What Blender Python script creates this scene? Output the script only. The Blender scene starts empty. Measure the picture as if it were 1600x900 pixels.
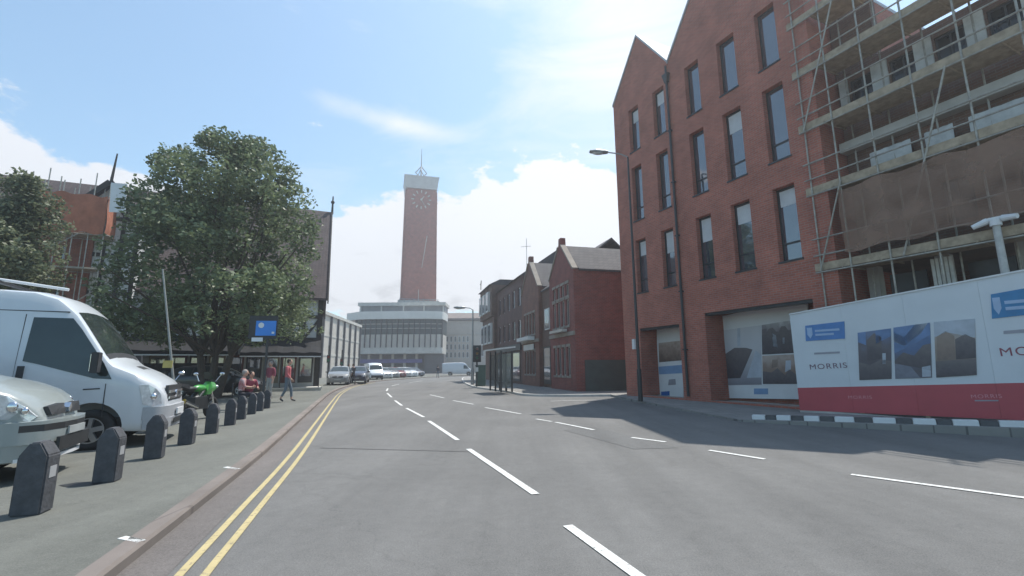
import bpy, bmesh, math, random
import numpy as np
from mathutils import Vector, Matrix
random.seed(7); np.random.seed(7)
scene = bpy.context.scene
R = math.radians

# ------------------------------------------------------------------ camera
FPX, HCAM = 720.0, 1.4
PITCH = math.atan((573.5-450)/FPX); ROLL = R(.4)
_r0 = np.array([1, 0, 0.]); _f = np.array([0, math.cos(PITCH), math.sin(PITCH)]); _u0 = np.array([0, -math.sin(PITCH), math.cos(PITCH)])
_r = _r0*math.cos(ROLL)-_u0*math.sin(ROLL); _u = _u0*math.cos(ROLL)+_r0*math.sin(ROLL)
cd = bpy.data.cameras.new('camera'); cam = bpy.data.objects.new('camera', cd); scene.collection.objects.link(cam)
cd.sensor_width = 36; cd.lens = FPX/1600*36; cd.clip_start = .05; cd.clip_end = 3000
m = Matrix(((_r[0], _u[0], -_f[0], 0), (_r[1], _u[1], -_f[1], 0), (_r[2], _u[2], -_f[2], HCAM), (0, 0, 0, 1)))
cam.matrix_world = m
scene.camera = cam

# ------------------------------------------------------------------ light
SUN_EL, SUN_AZ = R(65.8), R(36.5)          # azimuth clockwise from +Y
world = bpy.data.worlds.new('World'); scene.world = world; world.use_nodes = True
wn = world.node_tree; wn.nodes.clear()
def W(t, **k):
    n = wn.nodes.new(t)
    for a, b in k.items(): setattr(n, a, b)
    return n
def WM(op, a, b=None, c=None, clamp=False):
    n = W('ShaderNodeMath', operation=op, use_clamp=clamp)
    for i, v in enumerate((a, b, c)):
        if v is None: continue
        if isinstance(v, (int, float)): n.inputs[i].default_value = v
        else: wn.links.new(v, n.inputs[i])
    return n.outputs[0]
wo = W('ShaderNodeOutputWorld'); bg = W('ShaderNodeBackground'); sky = W('ShaderNodeTexSky')
sky.sky_type = 'NISHITA'; sky.sun_disc = False; sky.sun_elevation = SUN_EL; sky.sun_rotation = SUN_AZ
sky.air_density = 1.0; sky.dust_density = .6; sky.ozone_density = 1.6
SKY_STR = .15
bg.inputs['Strength'].default_value = SKY_STR
tc = W('ShaderNodeTexCoord'); sp = W('ShaderNodeSeparateXYZ'); wn.links.new(tc.outputs['Generated'], sp.inputs[0])
az = WM('ARCTAN2', sp.outputs[0], sp.outputs[1]); el = WM('ARCSINE', sp.outputs[2])
def blob(px, py, sx, sy, amp, rot=0):
    d = _f+_r*(px-800)/FPX+_u*(450-py)/FPX; d = d/np.linalg.norm(d)
    a0, e0 = math.atan2(d[0], d[1]), math.asin(d[2])
    da = WM('SUBTRACT', az, a0); de = WM('SUBTRACT', el, e0)
    c, s = math.cos(rot), math.sin(rot)
    p = WM('ADD', WM('MULTIPLY', da, c/sx), WM('MULTIPLY', de, s/sx))
    q = WM('ADD', WM('MULTIPLY', da, -s/sy), WM('MULTIPLY', de, c/sy))
    r2 = WM('ADD', WM('MULTIPLY', p, p), WM('MULTIPLY', q, q))
    return WM('MULTIPLY', WM('EXPONENT', WM('MULTIPLY', r2, -1.0)), amp)
def noise(scale, detail, rough, stretch=(1, 1, 1), dist=0):
    mp = W('ShaderNodeMapping'); mp.inputs['Scale'].default_value = stretch
    wn.links.new(tc.outputs['Generated'], mp.inputs[0])
    n = W('ShaderNodeTexNoise'); n.inputs['Scale'].default_value = scale; n.inputs['Detail'].default_value = detail
    n.inputs['Roughness'].default_value = rough; n.inputs['Distortion'].default_value = dist
    wn.links.new(mp.outputs[0], n.inputs['Vector']); return n.outputs[0]
n1 = noise(5.5, 9, .58, (1, 1, 1.9), .2)
n2 = noise(16, 7, .6, (1, 1, 1.8), .3)
nn = WM('ADD', WM('MULTIPLY', n1, 1.15), WM('MULTIPLY', n2, .55)); nn = WM('SUBTRACT', nn, .36)
bias = None
for b in (blob(800, 400, .42, .12, .50), blob(880, 300, .16, .07, .34), blob(740, 345, .10, .06, .25), blob(560, 400, .16, .09, .30),
          blob(95, 278, .14, .045, .37), blob(15, 165, .08, .055, .31), blob(230, 285, .10, .035, .22), blob(160, 190, .1, .05, -.15), blob(1100, 420, .5, .2, .3), blob(640, 470, .5, .05, .2)):
    bias = b if bias is None else WM('ADD', bias, b)
cl = WM('SUBTRACT', WM('ADD', nn, bias), .70)
cum = WM('MULTIPLY', cl, 7.5, clamp=True)
cum = WM('MULTIPLY', WM('MULTIPLY', cum, cum), WM('SUBTRACT', 3.0, WM('MULTIPLY', cum, 2.0)), clamp=True)
# thin high cloud
n3 = noise(2.2, 10, .62, (1, 1, 3.2), .9)
wb = None
for b in (blob(600, 185, .16, .018, .30, -.12), blob(650, 205, .10, .02, .22, 0), blob(930, 20, .28, .16, .28), blob(1010, 150, .2, .25, .22), blob(820, 200, .3, .1, .12), blob(430, 60, .3, .2, -.10), blob(200, 100, .3, .2, -.08), blob(520, 330, .6, .12, .10)):
    wb = b if wb is None else WM('ADD', wb, b)
wisp = WM('MULTIPLY', WM('SUBTRACT', WM('ADD', n3, wb), .54), 2.1, clamp=True)
wisp = WM('MULTIPLY', wisp, .85)
cover = WM('MAXIMUM', cum, wisp)
# cloud brightness: brighter rims, greyer bellies
n4 = noise(9, 8, .6, (1, 1, 2.2), .4)
shade = WM('ADD', WM('MULTIPLY', n4, 1.5), .10)
up = WM('MULTIPLY', WM('SUBTRACT', el, .05), 1.6)
cb = WM('MULTIPLY', WM('ADD', shade, up, clamp=True), 4.7)
cc = W('ShaderNodeCombineColor'); wn.links.new(WM('MULTIPLY', cb, .97), cc.inputs[0]); wn.links.new(WM('MULTIPLY', cb, .985), cc.inputs[1]); wn.links.new(WM('MULTIPLY', cb, 1.03), cc.inputs[2])
gain = W('ShaderNodeMix', data_type='RGBA', blend_type='MULTIPLY'); gain.inputs[0].default_value = 1
wn.links.new(sky.outputs[0], gain.inputs[6]); gain.inputs[7].default_value = (.90, 1.06, 1.0, 1)
mx = W('ShaderNodeMix', data_type='RGBA'); wn.links.new(cover, mx.inputs[0]); wn.links.new(gain.outputs[2], mx.inputs[6]); wn.links.new(cc.outputs[0], mx.inputs[7])
wn.links.new(mx.outputs[2], bg.inputs[0]); wn.links.new(bg.outputs[0], wo.inputs[0])

sl = bpy.data.lights.new('sun', 'SUN'); sl.energy = 4.2; sl.angle = R(.5); sl.color = (1, .955, .88)
sun = bpy.data.objects.new('sun', sl); scene.collection.objects.link(sun)
sv = Vector((math.sin(SUN_AZ)*math.cos(SUN_EL), math.cos(SUN_AZ)*math.cos(SUN_EL), math.sin(SUN_EL)))
sun.rotation_euler = sv.to_track_quat('Z', 'Y').to_euler()
sun.location = sv*80
scene.view_settings.view_transform = 'Standard'; scene.view_settings.look = 'None'
scene.view_settings.exposure = .52; scene.view_settings.gamma = 1
scene.view_settings.use_curve_mapping = False

# ------------------------------------------------------------------ measuring helpers (camera at its real height over the road)
def ray(px, py): return _f+_r*(px-800)/FPX+_u*(450-py)/FPX
def G(px, py, z=0.0):
    d = ray(px, py); t = (z-HCAM)/d[2]; return Vector((d[0]*t, d[1]*t, z))
def AT(px, py, Y):
    d = ray(px, py); t = Y/d[1]; return Vector((d[0]*t, Y, HCAM+d[2]*t))

# ------------------------------------------------------------------ materials
MATS = {}
def mat(name, col, rough=.7, metal=0, var=.12, scale=3.0, bump=0, bscale=60, col2=None, spec=None, alpha=None, detail=5):
    if name in MATS: return MATS[name]
    M = bpy.data.materials.new(name); M.use_nodes = True; nt = M.node_tree; b = nt.nodes['Principled BSDF']
    b.inputs['Roughness'].default_value = rough; b.inputs['Metallic'].default_value = metal
    if spec is not None: b.inputs['Specular IOR Level'].default_value = spec
    t = nt.nodes.new('ShaderNodeTexCoord'); n = nt.nodes.new('ShaderNodeTexNoise')
    n.inputs['Scale'].default_value = scale; n.inputs['Detail'].default_value = detail; n.inputs['Roughness'].default_value = .62
    nt.links.new(t.outputs['Object'], n.inputs['Vector'])
    rp = nt.nodes.new('ShaderNodeValToRGB'); rp.color_ramp.elements[0].position = .3; rp.color_ramp.elements[1].position = .7
    c2 = col2 or tuple(min(1, c*(1+var)) for c in col); c1 = col if col2 else tuple(c*(1-var) for c in col)
    rp.color_ramp.elements[0].color = (*c1, 1); rp.color_ramp.elements[1].color = (*c2, 1)
    nt.links.new(n.outputs[0], rp.inputs[0]); nt.links.new(rp.outputs[0], b.inputs['Base Color'])
    if bump:
        n2_ = nt.nodes.new('ShaderNodeTexNoise'); n2_.inputs['Scale'].default_value = bscale; n2_.inputs['Detail'].default_value = 4
        nt.links.new(t.outputs['Object'], n2_.inputs['Vector'])
        bp = nt.nodes.new('ShaderNodeBump'); bp.inputs['Strength'].default_value = bump; bp.inputs['Distance'].default_value = .02
        nt.links.new(n2_.outputs[0], bp.inputs['Height']); nt.links.new(bp.outputs[0], b.inputs['Normal'])
    MATS[name] = M; return M
def brick(name, c1, c2, mortar, bw=.225, bh=.075, ms=.01, var=.25, plane='xz'):
    if name in MATS: return MATS[name]
    M = bpy.data.materials.new(name); M.use_nodes = True; nt = M.node_tree; b = nt.nodes['Principled BSDF']; b.inputs['Roughness'].default_value = .85
    t = nt.nodes.new('ShaderNodeTexCoord'); s = nt.nodes.new('ShaderNodeSeparateXYZ'); c = nt.nodes.new('ShaderNodeCombineXYZ')
    nt.links.new(t.outputs['Object'], s.inputs[0])
    a = nt.nodes.new('ShaderNodeMath'); a.operation = 'ADD'; nt.links.new(s.outputs[0], a.inputs[0]); nt.links.new(s.outputs[1], a.inputs[1])
    nt.links.new(a.outputs[0], c.inputs[0]); nt.links.new(s.outputs[2 if plane == 'xz' else 1], c.inputs[1])
    if plane == 'xy': nt.links.new(s.outputs[0], c.inputs[0])
    k = nt.nodes.new('ShaderNodeTexBrick'); k.inputs['Scale'].default_value = 1; k.inputs['Brick Width'].default_value = bw; k.inputs['Row Height'].default_value = bh
    k.inputs['Mortar Size'].default_value = ms; k.inputs['Mortar Smooth'].default_value = .3; k.inputs['Bias'].default_value = -.1
    k.inputs['Color1'].default_value = (*c1, 1); k.inputs['Color2'].default_value = (*c2, 1); k.inputs['Mortar'].default_value = (*mortar, 1)
    nt.links.new(c.outputs[0], k.inputs['Vector'])
    n = nt.nodes.new('ShaderNodeTexNoise'); n.inputs['Scale'].default_value = 1.1; n.inputs['Detail'].default_value = 7; n.inputs['Roughness'].default_value = .65
    nt.links.new(t.outputs['Object'], n.inputs['Vector'])
    rp = nt.nodes.new('ShaderNodeMapRange'); rp.inputs[1].default_value = .3; rp.inputs[2].default_value = .7; rp.inputs[3].default_value = 1-var; rp.inputs[4].default_value = 1+var
    nt.links.new(n.outputs[0], rp.inputs[0])
    v = nt.nodes.new('ShaderNodeVectorMath'); v.operation = 'SCALE'; nt.links.new(k.outputs[0], v.inputs[0]); nt.links.new(rp.outputs[0], v.inputs['Scale'])
    nt.links.new(v.outputs[0], b.inputs['Base Color'])
    bp = nt.nodes.new('ShaderNodeBump'); bp.inputs['Strength'].default_value = .5; bp.inputs['Distance'].default_value = .008; bp.invert = True
    nt.links.new(k.outputs[1], bp.inputs['Height']); nt.links.new(bp.outputs[0], b.inputs['Normal'])
    MATS[name] = M; return M
def asphalt(name, col, crack=True, speck=.35):
    M = bpy.data.materials.new(name); M.use_nodes = True; nt = M.node_tree; b = nt.nodes['Principled BSDF']; b.inputs['Roughness'].default_value = .9
    t = nt.nodes.new('ShaderNodeTexCoord')
    def N(s, d, r=.6, st=None):
        n = nt.nodes.new('ShaderNodeTexNoise'); n.inputs['Scale'].default_value = s; n.inputs['Detail'].default_value = d; n.inputs['Roughness'].default_value = r
        if st:
            mp = nt.nodes.new('ShaderNodeMapping'); mp.inputs['Scale'].default_value = st; mp.inputs['Rotation'].default_value = (0, 0, R(-24)); nt.links.new(t.outputs['Object'], mp.inputs[0]); nt.links.new(mp.outputs[0], n.inputs['Vector'])
        else: nt.links.new(t.outputs['Object'], n.inputs['Vector'])
        return n.outputs[0]
    def mr(x, a, b_, lo, hi):
        q = nt.nodes.new('ShaderNodeMapRange'); nt.links.new(x, q.inputs[0]); q.inputs[1].default_value = a; q.inputs[2].default_value = b_; q.inputs[3].default_value = lo; q.inputs[4].default_value = hi; return q.outputs[0]
    def mul(x, y):
        q = nt.nodes.new('ShaderNodeMath'); q.operation = 'MULTIPLY'; nt.links.new(x, q.inputs[0]); nt.links.new(y, q.inputs[1]); return q.outputs[0]
    f = mul(mr(N(.35, 6), .3, .7, .86, 1.14), mr(N(90, 3, .8), .3, .7, 1-speck, 1+speck))
    f = mul(f, mr(N(.8, 5, .6, (1.6, .10, 1)), .35, .65, .89, 1.10))
    f = mul(f, mr(N(7, 6, .7), .3, .75, .9, 1.12)); f = mul(f, mr(N(38, 3, .8), .3, .7, .88, 1.12))
    if crack:
        vo = nt.nodes.new('ShaderNodeTexVoronoi'); vo.feature = 'DISTANCE_TO_EDGE'; vo.inputs['Scale'].default_value = .22
        dn = nt.nodes.new('ShaderNodeTexNoise'); dn.inputs['Scale'].default_value = 1.3; dn.inputs['Detail'].default_value = 6; nt.links.new(t.outputs['Object'], dn.inputs['Vector'])
        ad = nt.nodes.new('ShaderNodeVectorMath'); ad.operation = 'MULTIPLY_ADD'; nt.links.new(dn.outputs[1], ad.inputs[0]); ad.inputs[1].default_value = (1.4, 1.4, 0); nt.links.new(t.outputs['Object'], ad.inputs[2])
        nt.links.new(ad.outputs[0], vo.inputs['Vector'])
        f = mul(f, mr(vo.outputs[0], 0, .004, .86, 1.0))
    v = nt.nodes.new('ShaderNodeVectorMath'); v.operation = 'SCALE'; v.inputs[0].default_value = col; nt.links.new(f, v.inputs['Scale'])
    nt.links.new(v.outputs[0], b.inputs['Base Color'])
    bp = nt.nodes.new('ShaderNodeBump'); bp.inputs['Strength'].default_value = .5; bp.inputs['Distance'].default_value = .01
    nt.links.new(N(140, 3, .8), bp.inputs['Height']); nt.links.new(bp.outputs[0], b.inputs['Normal'])
    MATS[name] = M; return M
def glass(name, col=(.03, .04, .05), rough=.06, ior=1.7, tint=None):
    if name in MATS: return MATS[name]
    M = mat(name, col, rough, 0, .25, 1.5); b = M.node_tree.nodes['Principled BSDF']; b.inputs['IOR'].default_value = ior; b.inputs['Specular IOR Level'].default_value = .6
    nt = M.node_tree; t = nt.nodes.new('ShaderNodeTexCoord'); n = nt.nodes.new('ShaderNodeTexNoise'); n.inputs['Scale'].default_value = .9
    nt.links.new(t.outputs['Object'], n.inputs['Vector']); bp = nt.nodes.new('ShaderNodeBump'); bp.inputs['Strength'].default_value = .25; bp.inputs['Distance'].default_value = .03
    nt.links.new(n.outputs[0], bp.inputs['Height']); nt.links.new(bp.outputs[0], b.inputs['Normal'])
    return M
def paint(name, col, var=.04):
    M = mat(name, col, .35, 0, var, 2.0); b = M.node_tree.nodes['Principled BSDF']
    b.inputs['Coat Weight'].default_value = .6; b.inputs['Coat Roughness'].default_value = .08; return M

M_ROAD = asphalt('road_asphalt', (.142, .139, .134))
M_PAVE = asphalt('pavement_asphalt', (.136, .138, .122), crack=True, speck=.25)
M_GROUND = asphalt('ground_asphalt', (.15, .145, .14), crack=False)
M_KERB = mat('kerb_stone', (.30, .23, .19), .85, 0, .2, 4, .3, 50)
M_CHAN = asphalt('channel_asphalt', (.145, .130, .122), crack=False)
M_PAV2 = brick('paving_slabs', (.24, .23, .215), (.20, .195, .185), (.12, .115, .11), .6, .6, .012, .12, 'xy')
def worn(name, col, under):
    M = mat(name, col, .8, 0, .1, 5); nt = M.node_tree; b = nt.nodes['Principled BSDF']
    t = nt.nodes.new('ShaderNodeTexCoord'); n = nt.nodes.new('ShaderNodeTexNoise'); n.inputs['Scale'].default_value = 22; n.inputs['Detail'].default_value = 8; n.inputs['Roughness'].default_value = .75
    nt.links.new(t.outputs['Object'], n.inputs['Vector'])
    mr = nt.nodes.new('ShaderNodeMapRange'); mr.inputs[1].default_value = .36; mr.inputs[2].default_value = .46; nt.links.new(n.outputs[0], mr.inputs[0])
    mx = nt.nodes.new('ShaderNodeMix'); mx.data_type = 'RGBA'; nt.links.new(mr.outputs[0], mx.inputs[0]); mx.inputs[6].default_value = (*under, 1)
    src = b.inputs['Base Color'].links[0].from_socket; nt.links.new(src, mx.inputs[7]); nt.links.new(mx.outputs[2], b.inputs['Base Color']); return M
M_WLINE = worn('road_paint_white', (.62, .62, .6), (.2, .2, .19))
M_YLINE = worn('road_paint_yellow', (.45, .37, .19), (.2, .17, .12))
M_RBRICK = brick('new_red_brick', (.40, .125, .082), (.31, .095, .065), (.30, .19, .16), var=.24)
M_OBRICK = brick('old_red_brick', (.24, .055, .045), (.18, .045, .038), (.2, .13, .11))
M_DBRICK = brick('brown_brick', (.16, .085, .062), (.12, .065, .05), (.15, .12, .1))
M_TBRICK = brick('tower_brick', (.36, .09, .06), (.28, .075, .05), (.28, .16, .13))
M_SLATE = brick('roof_slate', (.085, .08, .082), (.065, .06, .065), (.035, .033, .035), .3, .22, .012, .2)
M_TILE = brick('roof_clay_tile', (.105, .075, .072), (.08, .06, .058), (.035, .03, .03), .2, .14, .012, .25)
M_CONC = mat('concrete', (.42, .41, .38), .85, 0, .15, 2, .2, 30)
M_STONE = mat('pale_stone', (.50, .48, .44), .85, 0, .15, 1.2, .15, 20)
M_CREAM = mat('cream_panel', (.50, .46, .41), .7, 0, .1, 1.0)
M_WHITEW = mat('white_render', (.62, .62, .60), .8, 0, .1, 1.5)
M_BLACKT = mat('black_timber', (.028, .025, .023), .7, 0, .3, 6)
M_DARKM = mat('dark_grey_metal', (.045, .048, .052), .45, .4, .15, 5)
M_GREYM = mat('galvanised_steel', (.32, .33, .34), .45, .7, .2, 12)
M_SCAF = mat('scaffold_tube', (.34, .32, .28), .5, .5, .3, 8)
M_BOARD = mat('scaffold_board', (.36, .29, .21), .85, 0, .3, 5)
M_GLASS = glass('window_glass', (.05, .06, .08), .04, 2.4)
M_VGLASS = glass('vehicle_glass', (.025, .035, .035), .05, 1.55)
M_BLACK = mat('black_plastic', (.025, .026, .028), .55, 0, .2, 8)
M_TYRE = mat('tyre_rubber', (.022, .022, .022), .85, 0, .2, 10)
M_RIM = mat('wheel_alloy', (.42, .43, .45), .35, .8, .1, 8)
M_LAMP = mat('lamp_lens', (.62, .64, .66), .12, .3, .25, 14)
M_CHROME = mat('chrome', (.7, .7, .72), .15, 1, .1, 4)
M_BARK = mat('bark', (.07, .055, .042), .9, 0, .3, 8, .5, 20)
M_SKIN = mat('skin', (.50, .30, .22), .6, 0, .06, 8)
M_HAIR = mat('dark_hair', (.04, .028, .02), .7, 0, .3, 20)
M_BLUE = mat('blue_sign_enamel', (.022, .12, .36), .4, 0, .08, 3)
M_WHITE = mat('white_sign_face', (.66, .67, .68), .5, 0, .05, 1.5)
M_REDP = mat('red_hoarding_band', (.44, .075, .09), .5, 0, .08, 1.2)
M_ORANGE = mat('orange_debris_net', (.36, .13, .075), .9, 0, .25, 1.6, .4, 14)
M_CANVAS = mat('black_awning_canvas', (.009, .009, .011), .9, 0, .3, 3, .3, 6)

# ------------------------------------------------------------------ mesh builder
class MB:
    def __init__(s): s.v = []; s.f = []; s.m = []; s.mi = 0
    def add(s, vs, fs):
        o = len(s.v); s.v += [tuple(v) for v in vs]; s.f += [tuple(i+o for i in f) for f in fs]; s.m += [s.mi]*len(fs); return s
    def box(s, x0, x1, y0, y1, z0, z1):
        return s.add([(x0, y0, z0), (x1, y0, z0), (x1, y1, z0), (x0, y1, z0), (x0, y0, z1), (x1, y0, z1), (x1, y1, z1), (x0, y1, z1)],
                     [(0, 3, 2, 1), (4, 5, 6, 7), (0, 1, 5, 4), (1, 2, 6, 5), (2, 3, 7, 6), (3, 0, 4, 7)])
    def prism(s, pts, ax, a, b):
        """pts: 2D outline; extruded along axis ax from a to b"""
        n = len(pts)
        def p(q, w): return {'x': (w, q[0], q[1]), 'y': (q[0], w, q[1]), 'z': (q[0], q[1], w)}[ax]
        return s.add([p(q, a) for q in pts]+[p(q, b) for q in pts], [tuple(range(n))[::-1], tuple(range(n, 2*n))]+[(i, (i+1) % n, n+(i+1) % n, n+i) for i in range(n)])
    def tube(s, p0, p1, r0, r1=None, n=8, cap=True):
        r1 = r0 if r1 is None else r1; p0 = Vector(p0); p1 = Vector(p1); d = (p1-p0)
        if d.length < 1e-6: return s
        d.normalize(); a = d.orthogonal().normalized(); b = d.cross(a)
        vs = [p0+(a*math.cos(t)+b*math.sin(t))*r0 for t in [2*math.pi*i/n for i in range(n)]]+[p1+(a*math.cos(t)+b*math.sin(t))*r1 for t in [2*math.pi*i/n for i in range(n)]]
        fs = [(i, (i+1) % n, n+(i+1) % n, n+i) for i in range(n)]
        if cap: fs += [tuple(range(n))[::-1], tuple(range(n, 2*n))]
        return s.add(vs, fs)
    def path(s, pts, r, n=6):
        for a, b in zip(pts[:-1], pts[1:]): s.tube(a, b, r, r, n)
        return s
    def bar(s, p0, p1, w, h):
        """rectangular bar, w horizontal, h vertical-ish"""
        p0 = Vector(p0); p1 = Vector(p1); d = (p1-p0).normalized(); up = Vector((0, 0, 1))
        if abs(d.dot(up)) > .99: up = Vector((0, 1, 0))
        a = d.cross(up).normalized()*w/2; b = a.cross(d).normalized()*h/2
        vs = [p+q for p in (p0, p1) for q in (-a-b, a-b, a+b, -a+b)]
        return s.add(vs, [(0, 1, 2, 3), (7, 6, 5, 4), (0, 4, 5, 1), (1, 5, 6, 2), (2, 6, 7, 3), (3, 7, 4, 0)])
    def ball(s, c, rx, ry=None, rz=None, n=10, k=7):
        ry = ry or rx; rz = rz or rx; vs = [(c[0], c[1], c[2]+rz)]; fs = []
        for j in range(1, k):
            t = math.pi*j/k
            for i in range(n):
                a = 2*math.pi*i/n; vs.append((c[0]+rx*math.sin(t)*math.cos(a), c[1]+ry*math.sin(t)*math.sin(a), c[2]+rz*math.cos(t)))
        vs.append((c[0], c[1], c[2]-rz)); L = len(vs)-1
        for i in range(n): fs.append((0, 1+i, 1+(i+1) % n))
        for j in range(k-2):
            for i in range(n): fs.append((1+j*n+i, 1+(j+1)*n+i, 1+(j+1)*n+(i+1) % n, 1+j*n+(i+1) % n))
        for i in range(n): fs.append((L, 1+(k-2)*n+(i+1) % n, 1+(k-2)*n+i))
        return s.add(vs, fs)
    def wall(s, x0, x1, z0, z1, y0, y1, holes):
        """solid wall in the xz plane between y0 and y1 with rectangular through holes (hx0,hx1,hz0,hz1)"""
        xs = sorted({x0, x1, *[h[i] for h in holes for i in (0, 1)]}); zs = sorted({z0, z1, *[h[i] for h in holes for i in (2, 3)]})
        xs = [x for x in xs if x0 <= x <= x1]; zs = [z for z in zs if z0 <= z <= z1]
        def full(i, j):
            if i < 0 or j < 0 or i >= len(xs)-1 or j >= len(zs)-1: return False
            cx, cz = (xs[i]+xs[i+1])/2, (zs[j]+zs[j+1])/2
            return not any(h[0] < cx < h[1] and h[2] < cz < h[3] for h in holes)
        for i in range(len(xs)-1):
            for j in range(len(zs)-1):
                if not full(i, j): continue
                a, b, c, d = xs[i], xs[i+1], zs[j], zs[j+1]
                s.add([(a, y0, c), (b, y0, c), (b, y0, d), (a, y0, d)], [(0, 1, 2, 3)]); s.add([(a, y1, c), (b, y1, c), (b, y1, d), (a, y1, d)], [(3, 2, 1, 0)])
                if not full(i-1, j): s.add([(a, y0, c), (a, y1, c), (a, y1, d), (a, y0, d)], [(3, 2, 1, 0)])
                if not full(i+1, j): s.add([(b, y0, c), (b, y1, c), (b, y1, d), (b, y0, d)], [(0, 1, 2, 3)])
                if not full(i, j-1): s.add([(a, y0, c), (b, y0, c), (b, y1, c), (a, y1, c)], [(3, 2, 1, 0)])
                if not full(i, j+1): s.add([(a, y0, d), (b, y0, d), (b, y1, d), (a, y1, d)], [(0, 1, 2, 3)])
        return s
    def build(s, name, mats, parent=None, smooth=False, bevel=0):
        me = bpy.data.meshes.new(name); me.from_pydata(s.v, [], s.f); me.validate()
        mats = mats if isinstance(mats, (list, tuple)) else [mats]
        for q in mats: me.materials.append(q)
        if len(mats) > 1 and len(s.m) == len(me.polygons): me.polygons.foreach_set('material_index', s.m)
        if smooth: me.polygons.foreach_set('use_smooth', [True]*len(me.polygons))
        o = bpy.data.objects.new(name, me); scene.collection.objects.link(o)
        if parent: o.parent = parent
        if bevel:
            bm = bmesh.new(); bm.from_mesh(me); bmesh.ops.remove_doubles(bm, verts=bm.verts, dist=1e-5)
            es = [e for e in bm.edges if len(e.link_faces) == 2 and e.calc_face_angle(0) > .5]
            bmesh.ops.bevel(bm, geom=es, offset=bevel, segments=2, affect='EDGES', clamp_overlap=True); bm.to_mesh(me); bm.free()
        return o
def build_each(b, name, m, parent=None):
    """every separate piece of the builder becomes a mesh of its own"""
    n = len(b.v); par = list(range(n))
    def find(i):
        while par[i] != i: par[i] = par[par[i]]; i = par[i]
        return i
    for f in b.f:
        r0 = find(f[0])
        for i in f[1:]: par[find(i)] = r0
    comp = {}
    for f in b.f: comp.setdefault(find(f[0]), []).append(f)
    out = []
    for fs in comp.values():
        ids = sorted({i for f in fs for i in f}); mp = {i: k for k, i in enumerate(ids)}; q = MB(); q.add([b.v[i] for i in ids], [tuple(mp[i] for i in f) for f in fs]); out.append(q.build(name, m, parent))
    return out
def tag(o, label=None, cat=None, group=None, kind=None):
    if label: o['label'] = label
    if cat: o['category'] = cat
    if group: o['group'] = group
    if kind: o['kind'] = kind
    return o
def empty(name, loc, rz=0, label=None, cat=None, group=None):
    o = bpy.data.objects.new(name, None); o.empty_display_size = .2; scene.collection.objects.link(o)
    o.location = loc; o.rotation_euler = (0, 0, rz); return tag(o, label, cat, group)
def copy_tree(o, parent=None):
    c = o.copy(); scene.collection.objects.link(c); c.parent = parent
    for ch in list(o.children): copy_tree(ch, c)
    return c
def frame(A, B): return math.atan2(B[1]-A[1], B[0]-A[0])
class Loc:
    """local frame on a facade: x from A to B, y into the building"""
    def __init__(s, A, B): s.A = Vector((A[0], A[1])); s.e = (Vector((B[0], B[1]))-s.A).normalized(); s.k = Vector((-s.e.y, s.e.x)); s.rz = math.atan2(s.e.y, s.e.x)
    def w(s, x, y=0, z=0): p = s.A+s.e*x+s.k*y; return Vector((p.x, p.y, z))
    def hit(s, px, py, y=0):
        d = ray(px, py); c = -(s.A+s.k*y); t = -(c.dot(s.k))/(d[0]*s.k.x+d[1]*s.k.y)
        p = Vector((d[0]*t, d[1]*t)); return (p-s.A).dot(s.e), HCAM+d[2]*t

def text_mesh(body, size, name, material, parent, M4, depth=.006):
    cu = bpy.data.curves.new('t', 'FONT'); cu.body = body; cu.size = size; cu.extrude = depth; cu.align_x = 'CENTER'; cu.align_y = 'CENTER'; cu.space_character = 1.15
    to = bpy.data.objects.new('t', cu); scene.collection.objects.link(to); dg = bpy.context.evaluated_depsgraph_get()
    me = bpy.data.meshes.new_from_object(to.evaluated_get(dg)); bpy.data.objects.remove(to); me.transform(M4)
    me.materials.clear(); me.materials.append(material); me.name = name
    o = bpy.data.objects.new(name, me); scene.collection.objects.link(o); o.parent = parent; return o

# ================================================================== SETTING: ground, road, pavements
def strip_mesh(L, Rr, z, name, m, kind='structure', zr=None, skirt=None):
    b = MB(); n = len(L); vs = [(p[0], p[1], z) for p in L]+[(p[0], p[1], z if zr is None else zr) for p in Rr]
    b.add(vs, [(i, i+1, n+i+1, n+i) for i in range(n-1)]); o = b.build(name, m)
    if kind: tag(o, kind=kind)
    return o
def smooth_line(P, n=8):
    out = []; P = [Vector((p[0], p[1])) for p in P]
    for i in range(len(P)-1):
        p0 = P[max(i-1, 0)]; p1 = P[i]; p2 = P[i+1]; p3 = P[min(i+2, len(P)-1)]
        for k in range(n):
            t = k/n; out.append(.5*((2*p1)+(p2-p0)*t+(2*p0-5*p1+4*p2-p3)*t*t+(3*p1-p0-3*p2+p3)*t**3))
    out.append(P[-1]); return out
def offset(P, d):
    out = []
    for i, p in enumerate(P):
        a = P[max(i-1, 0)]; b = P[min(i+1, len(P)-1)]; t = (b-a).normalized(); out.append(p+Vector((-t.y, t.x))*d)
    return out
g = MB(); g.add([(-600, -300, -.012), (600, -300, -.012), (600, 900, -.012), (-600, 900, -.012)], [(0, 1, 2, 3)])
tag(g.build('ground', M_GROUND), kind='structure')
PZ = .09
kerbL = smooth_line([(-1.3, -30), (-1.3, -8), (-1.55, -2), (-2.1, 1.3), (-2.74, 3.45), (-3.17, 4.88), (-4.08, 7.86), (-5.88, 13.3), (-8.1, 20), (-10.15, 26.4), (-12.3, 34.5), (-13.6, 42), (-14.2, 50), (-13.2, 60), (-11.3, 70), (-7, 78), (0, 83), (12, 87), (60, 92)], 8)
kL_in = offset(kerbL, .15)
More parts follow.
